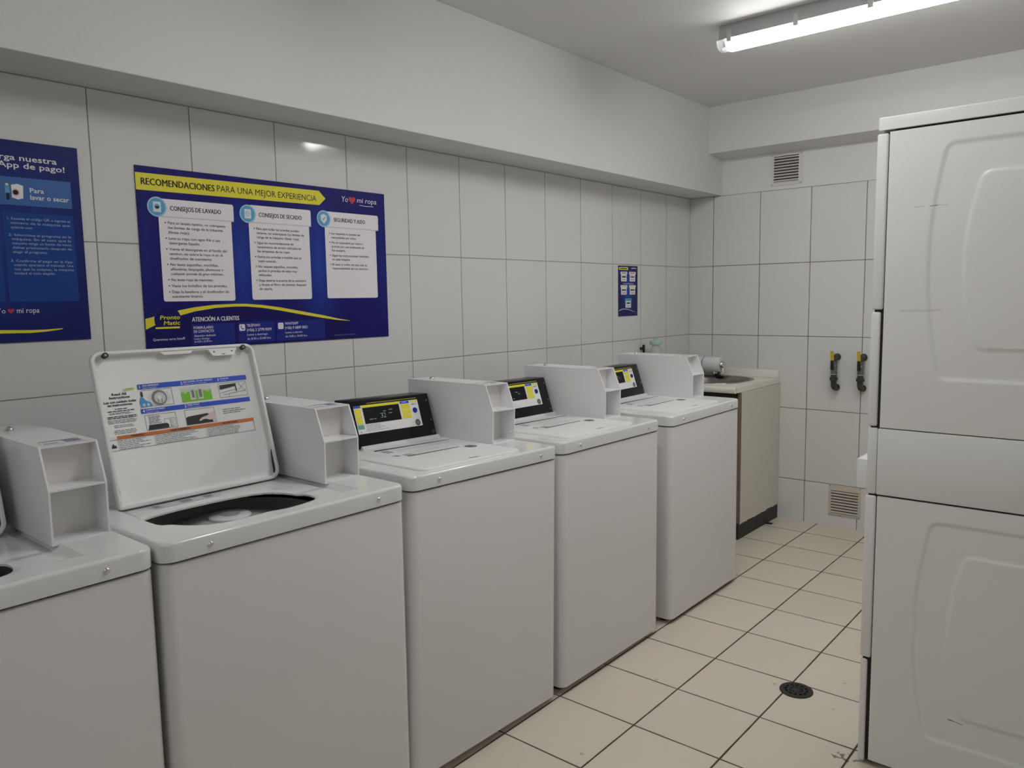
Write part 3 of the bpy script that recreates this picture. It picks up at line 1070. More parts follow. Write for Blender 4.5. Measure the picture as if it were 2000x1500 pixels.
open_a = build_washer(True)
open_b = copy_tree(open_a)
shut_a = build_washer(False, True)
shut_b = build_washer(False, False)
shut_c = copy_tree(shut_b)
GW = 'coin washers in a row along the left wall'
for root, xf, yc, tilt, dz, label in (
    (open_b, 0.891, -4.4290, 0.0, 0.0, 'white coin washer cut off by the left edge of the photo, lid open'),
    (open_a, 0.902, -3.7415, -0.15, 0.0015, 'white coin washer with open lid showing printed instructions, under the large blue poster'),
    (shut_a, 0.898, -3.0555, -1.4, 0.0055, 'white coin washer with closed lid and number 32 on its display'),
    (shut_b, 0.902, -2.3415, -0.5, 0.0, 'white coin washer with closed lid, second from the sink cabinet'),
    (shut_c, 0.909, -1.5635, 0.35, -0.001, 'white coin washer with closed lid beside the cream sink cabinet, farthest of the row')):
    root.location = (xf, yc, dz)
    root.rotation_euler = (math.radians(tilt), 0, 0)
    root['label'] = label
    root['category'] = 'washing machine'
    root['group'] = GW
    for ch in root.children:
        if ch.name.startswith('levelling_foot'):
            ch.scale = (1, 1, 0.030 + dz + ch.location.y * math.sin(math.radians(tilt)))

# ------------------------------------------------------------------ stacked dryers at the right
DY0, DY1 = -2.436, -1.752
DX0, DX1 = 1.862, 2.562


def scratch_mat():
    m = mat('dryer_enamel', (0.87, 0.86, 0.84), 0.28, noise=0.015, nscale=2)
    nt = m.node_tree
    b = nt.nodes['Principled BSDF']
    k = NT(nt)
    geo = nt.nodes.new('ShaderNodeNewGeometry')
    sep = nt.nodes.new('ShaderNodeSeparateXYZ')
    nt.links.new(geo.outputs['Position'], sep.inputs[0])
    old = b.inputs['Base Color'].links[0].from_socket
    tot = None
    nz = nt.nodes.new('ShaderNodeTexNoise')
    nz.inputs['Scale'].default_value = 60
    nt.links.new(geo.outputs['Position'], nz.inputs['Vector'])
    for (x0, z0, x1, z1, t, a) in ((1.930, 1.6550, 1.955, 1.6560, 0.0012, 0.35), (1.968, 1.6545, 1.990, 1.6560, 0.0014, 0.7), (1.990, 1.6560, 2.012, 1.6550, 0.001, 0.3), (1.905, 1.3725, 2.008, 1.3735, 0.004, 0.14), (2.068, 0.2200, 2.086, 0.2185, 0.0020, 0.75), (2.086, 0.2185, 2.106, 0.2155, 0.0016, 0.7), (1.897, 0.425, 1.8975, 0.428, 0.002, 0.6)):
        L = math.hypot(x1 - x0, z1 - z0)
        ex, ez = (x1 - x0) / L, (z1 - z0) / L
        dx = k.m('SUBTRACT', sep.outputs[0], x0)
        dz = k.m('SUBTRACT', sep.outputs[2], z0)
        along = k.m('ADD', k.m('MULTIPLY', dx, ex), k.m('MULTIPLY', dz, ez))
        acr = k.m('ABSOLUTE', k.m('SUBTRACT', k.m('MULTIPLY', dz, ex), k.m('MULTIPLY', dx, ez)))
        on = k.m('MULTIPLY', k.m('MULTIPLY', k.m('GREATER_THAN', along, 0.0), k.m('LESS_THAN', along, L)), k.m('LESS_THAN', acr, k.m('MULTIPLY', nz.outputs['Fac'], t * 1.6)))
        on = k.m('MULTIPLY', on, a)
        tot = on if tot is None else k.m('MAXIMUM', tot, on)
    nt.links.new(k.mix(tot, old, (0.12, 0.10, 0.09)), b.inputs['Base Color'])
    return m


M['dryer'] = scratch_mat()
M['dryerfront'] = mat('dryer_front_enamel', (0.85, 0.845, 0.83), 0.3, noise=0.01, nscale=4)


def emboss_sdf(x, z, cx, ztop, zbot, htop, hmid, r):
    """distance-like value to a barrel shaped rounded outline (negative inside)"""
    zc, hh = (ztop + zbot) / 2, (ztop - zbot) / 2
    t = (z - zc) / hh
    hw = htop + (hmid - htop) * max(0.0, 1 - t * t)
    qx = abs(x - cx) - (hw - r)
    qz = abs(z - zc) - (hh - r)
    return math.hypot(max(qx, 0), max(qz, 0)) + min(max(qx, qz), 0) - r


def side_panel(bm, z0, z1, ztop, zbot):
    """grid side sheet with the pressed barrel emboss, facing -y"""
    cx = 2.211
    n = 150
    m_ = int(n * (z1 - z0) / (DX1 - DX0))
    g = []
    for i in range(n + 1):
        row = []
        for j in range(m_ + 1):
            x = DX0 + (DX1 - DX0) * i / n
            z = z0 + (z1 - z0) * j / m_
            so = emboss_sdf(x, z, cx, ztop, zbot, 0.206, 0.243, 0.022)
            si = emboss_sdf(x, z, cx, ztop - 0.081, zbot + 0.083, 0.120, 0.158, 0.022)
            dpt = 0.0036 * (1 - sstep(-0.007, 0.002, so)) - 0.0036 * (1 - sstep(-0.007, 0.002, si))
            row.append(bm.verts.new((x, DY0 + dpt, z)))
        g.append(row)
    for i in range(n):
        for j in range(m_):
            bm.faces.new((g[i][j], g[i + 1][j], g[i + 1][j + 1], g[i][j + 1]))
    # box behind the sheet
    r = bmesh.ops.extrude_edge_only(bm, edges=[e for e in bm.edges if len(e.link_faces) == 1])
    vs = [v for v in r['geom'] if isinstance(v, bmesh.types.BMVert)]
    for v in vs:
        v.co.y = DY1
    bmesh.ops.contextual_create(bm, geom=[e for e in r['geom'] if isinstance(e, bmesh.types.BMEdge)])


dr = thing('stacked_dryer', 'tall white stacked dryer pair with embossed side panels at right', 'dryer', (DX0, (DY0 + DY1) / 2, 0))
base = Vector(dr.location)


def dobj(name, bm, m, parent=None, smooth=30, label=None):
    bm.transform(Matrix.Translation(-base))
    o = obj(name, bm, m, parent or dr, smooth)
    if label:
        o['label'] = label
    return o


bm = B(); side_panel(bm, 1.0375, 1.866, 1.818, 1.183)
dobj('upper_cabinet', bm, M['dryer'])
bm = B(); side_panel(bm, 0.020, 0.8345, 0.783, 0.146)
dobj('lower_cabinet', bm, M['dryer'])
bm = B(); box(bm, 1.8575, DX1, DY0 - 0.0005, DY1, 0.8395, 1.0345, 0.0035, 2)
dobj('middle_console', bm, M['dryerfront'])
bm = B(); box(bm, 1.872, DX1 - 0.01, DY0 + 0.010, DY1 - 0.01, 0.03, 1.874)
dobj('shade_core', bm, M['gap'])  # near-black filler, puts the shade of the cabinet seams into colour
bm = B(); slab(bm, 1.832, DX1, DY0 - 0.001, DY1 + 0.001, 1.8725, 1.908, 0.004, 0.004, 0.0, 3)
dobj('top_cover', bm, M['dryerfront'])
# front panels, their edges seen as the narrow strip left of the side panels
def front_panel(name, z0, z1, x0=1.828, x1=1.8585, parent=None):
    bm = B()
    box(bm, x0, x1, DY0 + 0.001, DY1 - 0.001, z0, z1, 0.006, 3)
    return dobj(name, bm, M['dryerfront'], parent)


for zlo, zhi in ((1.3755, 1.8645), (0.3385, 0.8345)):
    d_ = front_panel('door', zlo, zhi)
    bm = B()
    yc_ = (DY0 + DY1) / 2
    box(bm, 1.820, 1.829, yc_ - 0.21, yc_ + 0.21, zlo + 0.06, zhi - 0.06, 0.004, 2)
    dobj('door_panel', bm, M['dryerfront'], d_)
    bm = B()
    box(bm, 1.812, 1.821, yc_ - 0.20, yc_ - 0.17, (zlo + zhi) / 2 - 0.06, (zlo + zhi) / 2 + 0.06, 0.003, 2)
    dobj('door_handle', bm, M['greyplastic'], d_)
front_panel('lower_front_panel', 1.0395, 1.3690, 1.8275, 1.8535)
front_panel('kick_panel', 0.008, 0.3320, 1.830, 1.8500)
bm = B(); box(bm, 1.830, 1.8565, DY0 + 0.0005, DY1 - 0.001, 0.8395, 1.0345, 0.004, 2)
dobj('console_front', bm, M['dryerfront'])
bm = B(); box(bm, 1.836, 1.8720, DY0 + 0.007, DY1 - 0.01, 0.014, 1.8655)
dobj('front_shade_core', bm, M['gap'])  # black core behind the front panels, paints their seams as shaded
bm = B(); box(bm, 1.735, 1.8305, -2.20, -2.05, 0.795, 0.892, 0.004, 2)
cbx = dobj('coin_box', bm, M['dryerfront'], label='small white coin box sticking out of the front')
bm = B(); lathe(bm, [(0.011, 0), (0.011, -0.006), (0.006, -0.008)], (1.735, -2.125, 0.845), 'x', 14)
dobj('lock', bm, M['chrome'], cbx)
for x in (1.90, 2.50):
    for y in (DY0 + 0.06, DY1 - 0.06):
        bm = B(); lathe(bm, [(0.018, 0.0), (0.018, 0.012), (0.01, 0.014), (0.01, 0.024)], (x, y, 0), n=12)
        dobj('levelling_foot', bm, M['rubber'])

# ------------------------------------------------------------------ sink cabinet, worktop, sink, tap
cab = thing('base_cabinet', 'cream laminate sink cabinet with black toe kick in the back corner', 'cabinet', (0.32, -0.3, 0))
cb0 = Vector(cab.location)


def cobj(name, bm, m, parent, o0, smooth=30):
    bm.transform(Matrix.Translation(-o0))
    return obj(name, bm, m, parent, smooth)


def ragged(rnd_, y0, y1, z0, z1, n):
    return [(y0 + (y1 - y0) * i / n, z0 + (z1 - z0) * i / n + (rnd_.random() - 0.5) * 0.007) for i in range(n + 1)]


rnd0 = random.Random(21)
bm = B()
low = ragged(rnd0, -0.582, -0.004, 0.090, 0.090, 26)
pts = [(-0.582, 0.8665)] + low + [(-0.004, 0.8665)]
loft(bm, [[(0.618, y, z) for y, z in pts], [(0.636, y, z) for y, z in pts]])
cobj('side_panel', bm, M['cream'], cab, cb0)
bm = B(); box(bm, 0.618, 0.6355, -0.598, -0.582, 0.090, 0.8600)
cobj('panel_edge', bm, M['chip'], cab, cb0)
bm = B(); box(bm, 0.004, 0.022, -0.598, -0.004, 0.09, 0.8665)
cobj('side_panel', bm, M['cream'], cab, cb0)
bm = B(); box(bm, 0.022, 0.618, -0.012, -0.004, 0.09, 0.8665); box(bm, 0.022, 0.618, -0.590, -0.012, 0.09, 0.108)
cobj('carcass', bm, M['darkwood'], cab, cb0)
bm = B(); box(bm, 0.022, 0.618, -0.585, -0.565, 0.790, 0.8665); box(bm, 0.022, 0.618, -0.585, -0.565, 0.74, 0.79)
cobj('front_rail', bm, M['darkwood'], cab, cb0)
for x0_, x1_ in ((0.024, 0.318), (0.322, 0.616)):
    bm = B(); box(bm, x0_, x1_, -0.604, -0.588, 0.095, 0.735, 0.002, 1)
    d_ = cobj('door', bm, M['cream'], cab, cb0)
bm = B(); box(bm, 0.010, 0.634, -0.600, -0.006, 0.0, 0.096)
o = cobj('toe_kick', bm, M['toekick'], cab, cb0)
bm = B(); loft(bm, [[(0.634, -0.20, z), (0.672, -0.185, z), (0.668, -0.165, z), (0.634, -0.17, z)] for z in (0.0005, 0.006)])
cobj('loose_strip', bm, M['toekick'], cab, cb0)

# worktop with rolled front edge, hole for the basin, upstand
SX, SY, SA, SBb = 0.300, -0.300, 0.236, 0.225
sink_out = []
for i in range(72):
    t = 2 * PI * i / 72
    c_, s_ = math.cos(t), math.sin(t)
    sink_out.append((SX + SA * math.copysign(abs(c_) ** (2 / 2.9), c_), SY + SBb * math.copysign(abs(s_) ** (2 / 2.9), s_)))
wt = thing('worktop', 'cream laminate worktop with upstand around the steel sink', 'worktop', (0.32, -0.3, 0.868))
w0 = Vector(wt.location)
bm = B()
X0, X1, Y0, Y1 = 0.002, 0.632, -0.635, -0.002
oring = []
for (x, y) in sink_out:
    dx, dy = x - SX, y - SY
    s_ = min((X1 - SX) / dx if dx > 1e-9 else ((X0 - SX) / dx if dx < -1e-9 else 1e9), (Y1 - SY) / dy if dy > 1e-9 else ((Y0 - SY) / dy if dy < -1e-9 else 1e9))
    oring.append((SX + dx * s_, SY + dy * s_))
for cx_, cy_ in ((X0, Y0), (X1, Y0), (X1, Y1), (X0, Y1)):
    i = min(range(72), key=lambda q: (oring[q][0] - cx_) ** 2 + (oring[q][1] - cy_) ** 2)
    oring[i] = (cx_, cy_)
zt_, zb_ = 0.900, 0.868
loft(bm, [[(x, y, zb_) for x, y in sink_out], [(x, y, zt_) for x, y in sink_out], [(x, y, zt_) for x, y in oring], [(x, y, zb_) for x, y in oring]], False, False)
# rolled nose
nose = [(-0.635, 0.900)] + [(-0.642 - 0.014 * math.sin(a), 0.886 + 0.014 * math.cos(a)) for a in (0.0, 0.4, 0.8, 1.2, 1.57)] + [(-0.656, 0.874), (-0.652, 0.866), (-0.640, 0.864), (-0.635, 0.868)]
loft(bm, [[(x, y, z) for y, z in nose] for x in (X0, X1 - 0.006)])
cobj('slab', bm, M['counter'], wt, w0, 40)
bm = B()
box(bm, X0, 0.626, -0.020, -0.002, 0.900, 0.9495, 0.004, 2)
cobj('upstand', bm, M['counter'], wt, w0, 40)
bm = B()
box(bm, X1, X1 + 0.0015, -0.640, -0.002, 0.868, 0.9005)
cobj('edge_strip', bm, M['counter'], wt, w0)

sk = thing('sink', 'oval stainless steel sink set into the cream worktop', 'sink', (SX, SY, 0.90))
s0 = Vector(sk.location)


def sring(k_, z):
    return [(SX + (x - SX) * k_, SY + (y - SY) * k_, z) for x, y in sink_out]


bm = B()
loft(bm, [sring(1.055, 0.9005), sring(1.05, 0.9035), sring(1.0, 0.9035), sring(0.97, 0.899), sring(0.94, 0.87), sring(0.90, 0.78), sring(0.82, 0.755), sring(0.12, 0.748)], False, True)
cobj('basin', bm, M['steel'], sk, s0, 50)
bm = B(); lathe(bm, [(0.036, 0.7515), (0.034, 0.753), (0.020, 0.752), (0.004, 0.750)], (SX, SY, 0), n=24)
cobj('waste', bm, M['chrome'], sk, s0, 50)
bm = B(); 
for i in range(3):
    for j in range(2):
        lathe(bm, [(0.0055, 0.0), (0.0055, 0.002)], (0.365 + 0.014 * i, SY - SBb * 0.90 + 0.012, 0.845 + 0.013 * j), 'y', 10)
cobj('overflow', bm, M['black'], sk, s0, 50)

tp = thing('faucet', 'white cylindrical water filter on a chrome tap above the sink', 'tap', (0.25, -0.085, 0.90))
t0 = Vector(tp.location)
fy, fz = -0.105, 0.9745
bm = B(); lathe(bm, [(0.028, 0.9005), (0.028, 0.906), (0.016, 0.912), (0.014, 0.928)], (0.258, fy, 0), n=20)
cobj('base', bm, M['black'], tp, t0, 50)
bm = B(); lathe(bm, [(0.046, 0.055), (0.0515, 0.062), (0.0515, 0.150)], (0, fy, fz), 'x', 36); lathe(bm, [(0.0515, 0.1725), (0.0540, 0.178), (0.0520, 0.230), (0.0485, 0.280), (0.045, 0.285)], (0, fy, fz), 'x', 36)
cobj('filter_body', bm, M['whiteplastic'], tp, t0, 40)
bm = B(); lathe(bm, [(0.0500, 0.1485), (0.0545, 0.1500), (0.0545, 0.1665), (0.0500, 0.1680), (0.0500, 0.1740)], (0, fy, fz), 'x', 36)
cobj('collar', bm, M['whiteplastic'], tp, t0, 40)
bm = B(); lathe(bm, [(0.0525, 0.1690), (0.0530, 0.1700), (0.0530, 0.1735), (0.0525, 0.1745)], (0, fy, fz), 'x', 36)
cobj('groove', bm, M['greyplastic'], tp, t0, 40)
bm = B(); lathe(bm, [(0.030, 0.284), (0.030, 0.294), (0.022, 0.304), (0.010, 0.307), (0.003, 0.308)], (0, fy, fz), 'x', 24)
cobj('end_cap', bm, M['chrome'], tp, t0, 50)
bm = B(); tube(bm, [(0.297, fy - 0.006, fz - 0.018), (0.302, fy - 0.010, fz - 0.038), (0.298, fy - 0.012, fz - 0.056)], [0.010, 0.010, 0.011], 12)
cobj('spout', bm, M['chrome'], tp, t0, 50)
bm = B(); tube(bm, [(0.258, fy - 0.02, 0.922), (0.262, fy - 0.055, 0.924)], [0.009, 0.007], 12); dome(bm, (0.262, fy - 0.056, 0.926), 0.007, -0.006, 'y', 12)
cobj('handle', bm, M['chrome'], tp, t0, 50)

bt = thing('soap_bottle', 'clear plastic bottle with pale green top behind the farthest washer', 'bottle', (0.085, -0.603, 0.9005))
b0 = Vector(bt.location)
bm = B(); lathe(bm, [(0.040, 0.0), (0.044, 0.006), (0.044, 0.15), (0.040, 0.185), (0.022, 0.222), (0.018, 0.232)], (0, 0, 0), n=28)
obj('bottle_body', bm, M['bottleclear'], bt, 50)
bm = B(); lathe(bm, [(0.024, 0.226), (0.036, 0.231), (0.036, 0.246), (0.033, 0.252), (0.012, 0.255), (0.010, 0.268), (0.002, 0.270)], (0, 0, 0), n=28)
obj('cap', bm, M['bottlegreen'], bt, 50)
bm = B(); lathe(bm, [(0.006, 0.0), (0.009, 0.004), (0.009, 0.020)], (0.0, -0.643, 1.105), 'x', 14)
bmesh.ops.scale(bm, vec=(1, 1, 1.0), verts=bm.verts)
box(bm, 0.018, 0.032, -0.652, -0.634, 1.080, 1.130, 0.005, 2)
tag(obj('wall_fitting', bm, M['black'], None, 40), 'small black fitting on the left wall beside the clear green-topped bottle', 'fitting')

# ------------------------------------------------------------------ vents
def vent(x0, x1, z0, z1, gx0, gx1, gz0, gz1, n, m, label):
    v = thing('wall_vent', label, 'vent', ((x0 + x1) / 2, 0, z0), 'ventilation grilles on the back wall')
    o0 = Vector(v.location)
    bm = B()
    t = 0.006
    for q in ((x0, x1, z0, gz0), (x0, x1, gz1, z1), (x0, gx0, gz0, gz1), (gx1, x1, gz0, gz1)):
        box(bm, q[0], q[1], -t, -0.0005, q[2], q[3])
    # raised lip round the grille
    e = 0.006
    for q in ((gx0 - e, gx1 + e, gz0 - e, gz0), (gx0 - e, gx1 + e, gz1, gz1 + e), (gx0 - e, gx0, gz0, gz1), (gx1, gx1 + e, gz0, gz1)):
        box(bm, q[0], q[1], -t - 0.004, -t, q[2], q[3])
    cobj('frame', bm, m, v, o0)
    bm = B()
    box(bm, gx0, gx1, -0.0022, -0.0006, gz0, gz1)
    cobj('duct_screen', bm, M['ventdark'], v, o0)
    h = (gz1 - gz0) / n
    sl = B()
    for i in range(n):
        zz = gz0 + h * (i + 0.5)
        prof = [(-0.0030, zz + 0.26 * h), (-0.0105, zz - 0.08 * h), (-0.0105, zz - 0.30 * h), (-0.0030, zz + 0.04 * h)]
        bm = B()
        loft(bm, [[(x, y, z) for y, z in prof] for x in (gx0, gx1)])
        cobj('slat', bm, m, v, o0)
    sl.free()
    for x in (x0 + 0.006, x1 - 0.006):
        for z in (z0 + 0.006, z1 - 0.006):
            bm = B()
            dome(bm, (x, -t, z), 0.0032, -0.0015, 'y', 10)
            cobj('screw', bm, M['p_grey'], v, o0, 50)
    return v


vent(0.549, 0.741, 2.090, 2.277, 0.568, 0.722, 2.110, 2.265, 9, M['vent'], 'white louvred vent high on the back wall under the beam')
vent(0.951, 1.137, 0.073, 0.262, 0.966, 1.124, 0.086, 0.228, 8, M['ventlow'], 'aged louvred vent low on the back wall above the floor')

# ------------------------------------------------------------------ gas valves
def valve(x, dz, label):
    v = thing('gas_valve', label, 'valve', (x, -0.06, 0.86 + dz), 'gas valves on the back wall')
    o0 = Vector((x, -0.06, 0.96))
    bm = B()
    tube(bm, [(x, -0.001, 1.045), (x, -0.035, 1.045), (x, -0.052, 1.042), (x, -0.060, 1.032), (x, -0.060, 1.015)], 0.0165, 14)
    tube(bm, [(x, -0.001, 1.045), (x, -0.014, 1.045)], 0.021, 14)
    cobj('upper_elbow', bm, M['pipe'], v, o0, 45)
    bm = B()
    lathe(bm, [(0.0165, 0.945), (0.0195, 0.947), (0.0195, 0.965), (0.017, 0.968), (0.021, 0.985), (0.017, 1.002), (0.0195, 1.005), (0.0195, 1.020), (0.016, 1.022)], (x, -0.06, 0), n=8)
    cobj('valve_body', bm, M['valvemetal'], v, o0, 30)
    bm = B()
    lathe(bm, [(0.0175, 0.9435), (0.0175, 0.9475)], (x, -0.06, 0), n=16)
    cobj('seal_ring', bm, M['p_white'], v, o0, 45)
    bm = B()
    lathe(bm, [(0.0165, 0.895), (0.0165, 0.905), (0.0235, 0.908), (0.0235, 0.925), (0.0175, 0.928), (0.0175, 0.943)], (x, -0.06, 0), n=10)
    cobj('union_nut', bm, M['pipe'], v, o0, 30)
    bm = B()
    tube(bm, [(x, -0.060, 0.897), (x, -0.060, 0.880), (x, -0.052, 0.868), (x, -0.035, 0.862), (x, -0.001, 0.862)], 0.0165, 14)
    tube(bm, [(x, -0.016, 0.862), (x, -0.001, 0.862)], 0.020, 14)
    cobj('lower_elbow', bm, M['pipe'], v, o0, 45)
    bm = B()
    tube(bm, [(x, -0.075, 0.985), (x, -0.094, 0.985)], 0.009, 12)
    box(bm, x - 0.009, x + 0.009, -0.101, -0.093, 0.972, 1.030, 0.002, 1)
    cobj('lever_stem', bm, M['black'], v, o0, 40)
    bm = B()
    loft(bm, [[(x - 0.009, y, z), (x + 0.009, y, z), (x + 0.009, y - 0.006, z - 0.001), (x - 0.009, y - 0.006, z - 0.001)] for y, z in ((-0.094, 1.022), (-0.092, 1.040), (-0.104, 1.085))])
    cobj('lever', bm, M['valveyellow'], v, o0, 30)
    for ch in v.children:
        ch.location.z += (0.96 - (0.86 + dz)) + dz
    return v


valve(0.9785, 0.0, 'yellow-levered black gas valve on the back wall, nearer the sink cabinet')
valve(1.1285, 0.002, 'yellow-levered black gas valve on the back wall, nearer the dryer')

# ------------------------------------------------------------------ floor drain
dn = thing('floor_drain', 'round black floor drain grate in the cream tile floor', 'drain', (1.531, -2.122, 0))
bm = B()
lathe(bm, [(0.058, 0.0002), (0.0575, 0.003), (0.052, 0.004), (0.049, 0.0035), (0.049, 0.0005)], (0, 0, 0), n=40, cap0=False, cap1=False)
obj('rim', bm, M['drain'], dn, 40)
bm = B()
lathe(bm, [(0.049, 0.0008), (0.001, 0.0008)], (0, 0, 0), n=40, cap0=False, cap1=False)
obj('void', bm, M['drainhole'], dn)
bm = B()
for r0, r1 in ((0.040, 0.049), (0.024, 0.032), (0.0, 0.012)):
    lathe(bm, [(max(r0, 0.0005), 0.0022), (max(r0, 0.0005), 0.0036), (r1, 0.0036), (r1, 0.0022)], (0, 0, 0), n=36, cap0=False, cap1=False)
for i in range(12):
    a = 2 * PI * i / 12
    c_, s_ = math.cos(a), math.sin(a)
    p = [(0.010, -0.003), (0.042, -0.003), (0.042, 0.003), (0.010, 0.003)]
    loft(bm, [[(x * c_ - y * s_, x * s_ + y * c_, z) for x, y in p] for z in (0.0022, 0.0035)])
obj('grate', bm, M['drain'], dn)

# ------------------------------------------------------------------ ceiling lamps
def lamp(y, label, glow='glow', x0=0.905, x1=2.175):
    x0, x1 = x0, x1
    L = thing('ceiling_lamp', label, 'lamp', ((x0 + x1) / 2, y, CEIL), 'sealed tube lamps on the ceiling')
    o0 = Vector(L.location)
    hw = 0.055
    bm = B()
    sec = [(-hw + 0.010, CEIL - 0.0005), (-hw, CEIL - 0.020), (-hw, CEIL - 0.062), (hw, CEIL - 0.062), (hw, CEIL - 0.020), (hw - 0.010, CEIL - 0.0005)]
    ends = []
    for x, k_, dz in ((x0 + 0.022, 0.8, 0.0), (x0 + 0.004, 1.0, 1.0), (x1 - 0.004, 1.0, 1.0), (x1 - 0.022, 0.8, 0.0)):
        pass
    loft(bm, [[(x, y + a, z) for a, z in sec] for x in (x0 + 0.012, x1 - 0.012)])
    hs = cobj('housing', bm, M['housing'], L, o0, 30)

    def half(n, w, h, ztop):
        return [(w * math.cos(PI * i / n), ztop - h * abs(math.sin(PI * i / n)) ** 0.75) for i in range(n + 1)]
    bm = B()
    pr = half(14, hw - 0.003, 0.040, CEIL - 0.0622)
    loft(bm, [[(x, y + a, z) for a, z in pr] for x in (x0 + 0.040, x1 - 0.040)])
    cobj('diffuser', bm, M[glow], L, o0, 50)
    for xa, xb in ((x0, x0 + 0.0395), (x1 - 0.0395, x1)):
        bm = B()
        pr2 = half(14, hw - 0.004, 0.038, CEIL - 0.0622)
        loft(bm, [[(x, y + a, z) for a, z in pr2] for x in (xa, xb)])
        cobj('end_cap', bm, M['clear'], L, o0, 50)
        bm = B()
        xm = (xa + xb) / 2
        lathe(bm, [(0.012, -0.010), (0.012, 0.010)], (xm, y, CEIL - 0.082), 'x', 14)
        cobj('tube_socket', bm, M['whiteplastic'], L, o0, 40)
    n = 5
    for i in range(n):
        xc = x0 + 0.060 + (x1 - x0 - 0.12) * i / (n - 1)
        for sgn in (-1, 1):
            bm = B()
            ya, yb = sorted((y + sgn * hw, y + sgn * (hw + 0.006)))
            box(bm, xc - 0.011, xc + 0.011, ya, yb, CEIL - 0.078, CEIL - 0.028, 0.002, 1)
            cobj('clip', bm, M['clip'], L, o0, 30)
    return L


lamp(-1.472, 'lit grey tube lamp on the ceiling near the back wall')
lamp(-3.12, 'lit grey tube lamp on the ceiling above the middle washer, out of frame', 'glow_mid', 1.03, 1.89)
lamp(-5.80, 'added dim fill lamp on the ceiling behind the camera, unseen', 'glow_fill')  # added as fill from behind, to brighten the sides facing the camera

# ------------------------------------------------------------------ posters
def heart(bm, fr, u, v, s, w, mi):
    pts = []
    for i in range(28):
        t = 2 * PI * i / 28
        pts.append((u + s * 16 * math.sin(t) ** 3 / 17, v + s * (13 * math.cos(t) - 5 * math.cos(2 * t) - 2 * math.cos(3 * t) - math.cos(4 * t)) / 17))
    poly(bm, fr, pts, w, mi)


def board(name, P, w, h, m, t=0.0045):
    bm = B()
    box(bm, 0.0008, t, 0, w, 0, h, 0.0008, 1)
    return obj(name, bm, m, P)


T = 0.0045
# large poster
PW, PH = 1.005, 0.579
po = thing('poster', 'large blue laundry tips poster with yellow banner on the tiled left wall', 'poster', (0, -3.672, 1.278), 'blue posters on the left wall')
mb = poster_mat('poster_print', (0.011, 0.008, 0.155), (0.018, 0.060, 0.40), ((0.350, 0.10, 0.9), (0.672, 0.10, 1.0), (0.02, 0.05, 0.2), (0.985, 0.05, 0.25)), 0.06, 0.52)
bd_ = board('board', po, PW, PH, mb)
fr = Frame((T, 0, 0), (0, 1, 0), (0, 0, 1))
a, b, c, d, e = 0.0002, 0.0004, 0.0006, 0.0008, 0.0010
bm = B()
poly(bm, fr, [(0.0, 0.504), (0.684, 0.510), (0.713, 0.536), (0.684, 0.563), (0.0, 0.557)], b, 0)
btext(bm, fr, 'RECOMENDACIONES', 0.016, 0.5215, 0.0205, c, 0.247, 1, 0.0016)
text(bm, fr, 'PARA UNA MEJOR EXPERIENCIA', 0.271, 0.5225, 0.0205, c, width=0.401, mi=1)
print_obj('title_banner', bm, [M['p_yellow'], M['p_ink']], po)
bm = B()
text(bm, fr, 'Yo', 0.787, 0.532, 0.021, b, width=0.032, mi=0, bold=0.0, slant=0.12)
heart(bm, fr, 0.8395, 0.541, 0.0175, b, 1)
text(bm, fr, 'mi ropa', 0.864, 0.534, 0.0195, b, width=0.098, mi=0, bold=0.0, slant=0.12)
poly(bm, fr, [(0.876, 0.5235), (0.905, 0.5215), (0.946, 0.5225), (0.946, 0.5245), (0.905, 0.5235), (0.876, 0.5255)], b, 0)
print_obj('slogan', bm, [M['p_white'], M['p_red']], po)

P1 = ('CONSEJOS DE LAVADO', 0.104, 0.447, 0.177, [('Para un lavado óptimo, no sobrepases', 0), ('los límites de carga de la máquina', 1), ('(línea roja).', 1), ('Lava tu ropa con agua fría y usa', 0), ('detergente líquido.', 1), ('Vierte el detergente en el fondo del', 0), ('tambor, no sobre la ropa ni en el', 1), ('dosificador de suavizante.', 1), ('No laves zapatillas, mochilas,', 0), ('alfombras, limpiapiés, plumones o', 1), ('cualquier prenda de gran volumen.', 1), ('No laves ropa de mascotas.', 0), ('Vacía los bolsillos de tus prendas.', 0), ('Deja la lavadora y el dosificador de', 0), ('suavizante limpios.', 1)])
P2 = ('CONSEJOS DE SECADO', 0.424, 0.449, 0.178, [('Para que todas tus prendas puedan', 0), ('secarse, no sobrepases los límites de', 1), ('carga de la máquina (línea roja).', 1), ('Sigue las recomendaciones de', 0), ('temperatura de secado indicadas en', 1), ('las etiquetas de tu ropa.', 1), ('Retira tus prendas a medida que se', 0), ('vayan secando.', 1), ('No seques zapatillas, mochilas,', 0), ('parkas ni prendas de telas muy', 1), ('delicadas.', 1), ('Deja abierta la puerta de la secadora', 0), ('y limpia el filtro de pelusas después', 1), ('de usarla.', 1)])
P3 = ('SEGURIDAD Y ASEO', 0.747, 0.4525, 0.153, [('Las máquinas no pueden ser', 0), ('manipuladas por niños.', 1), ('No se responderá por daños a', 0), ('prendas por uso inadecuado de', 1), ('los equipos.', 1), ('Sigue las instrucciones indicadas', 0), ('en cada máquina.', 1), ('El aseo y orden de esta sala es', 0), ('responsabilidad de sus usuarios.', 1)])
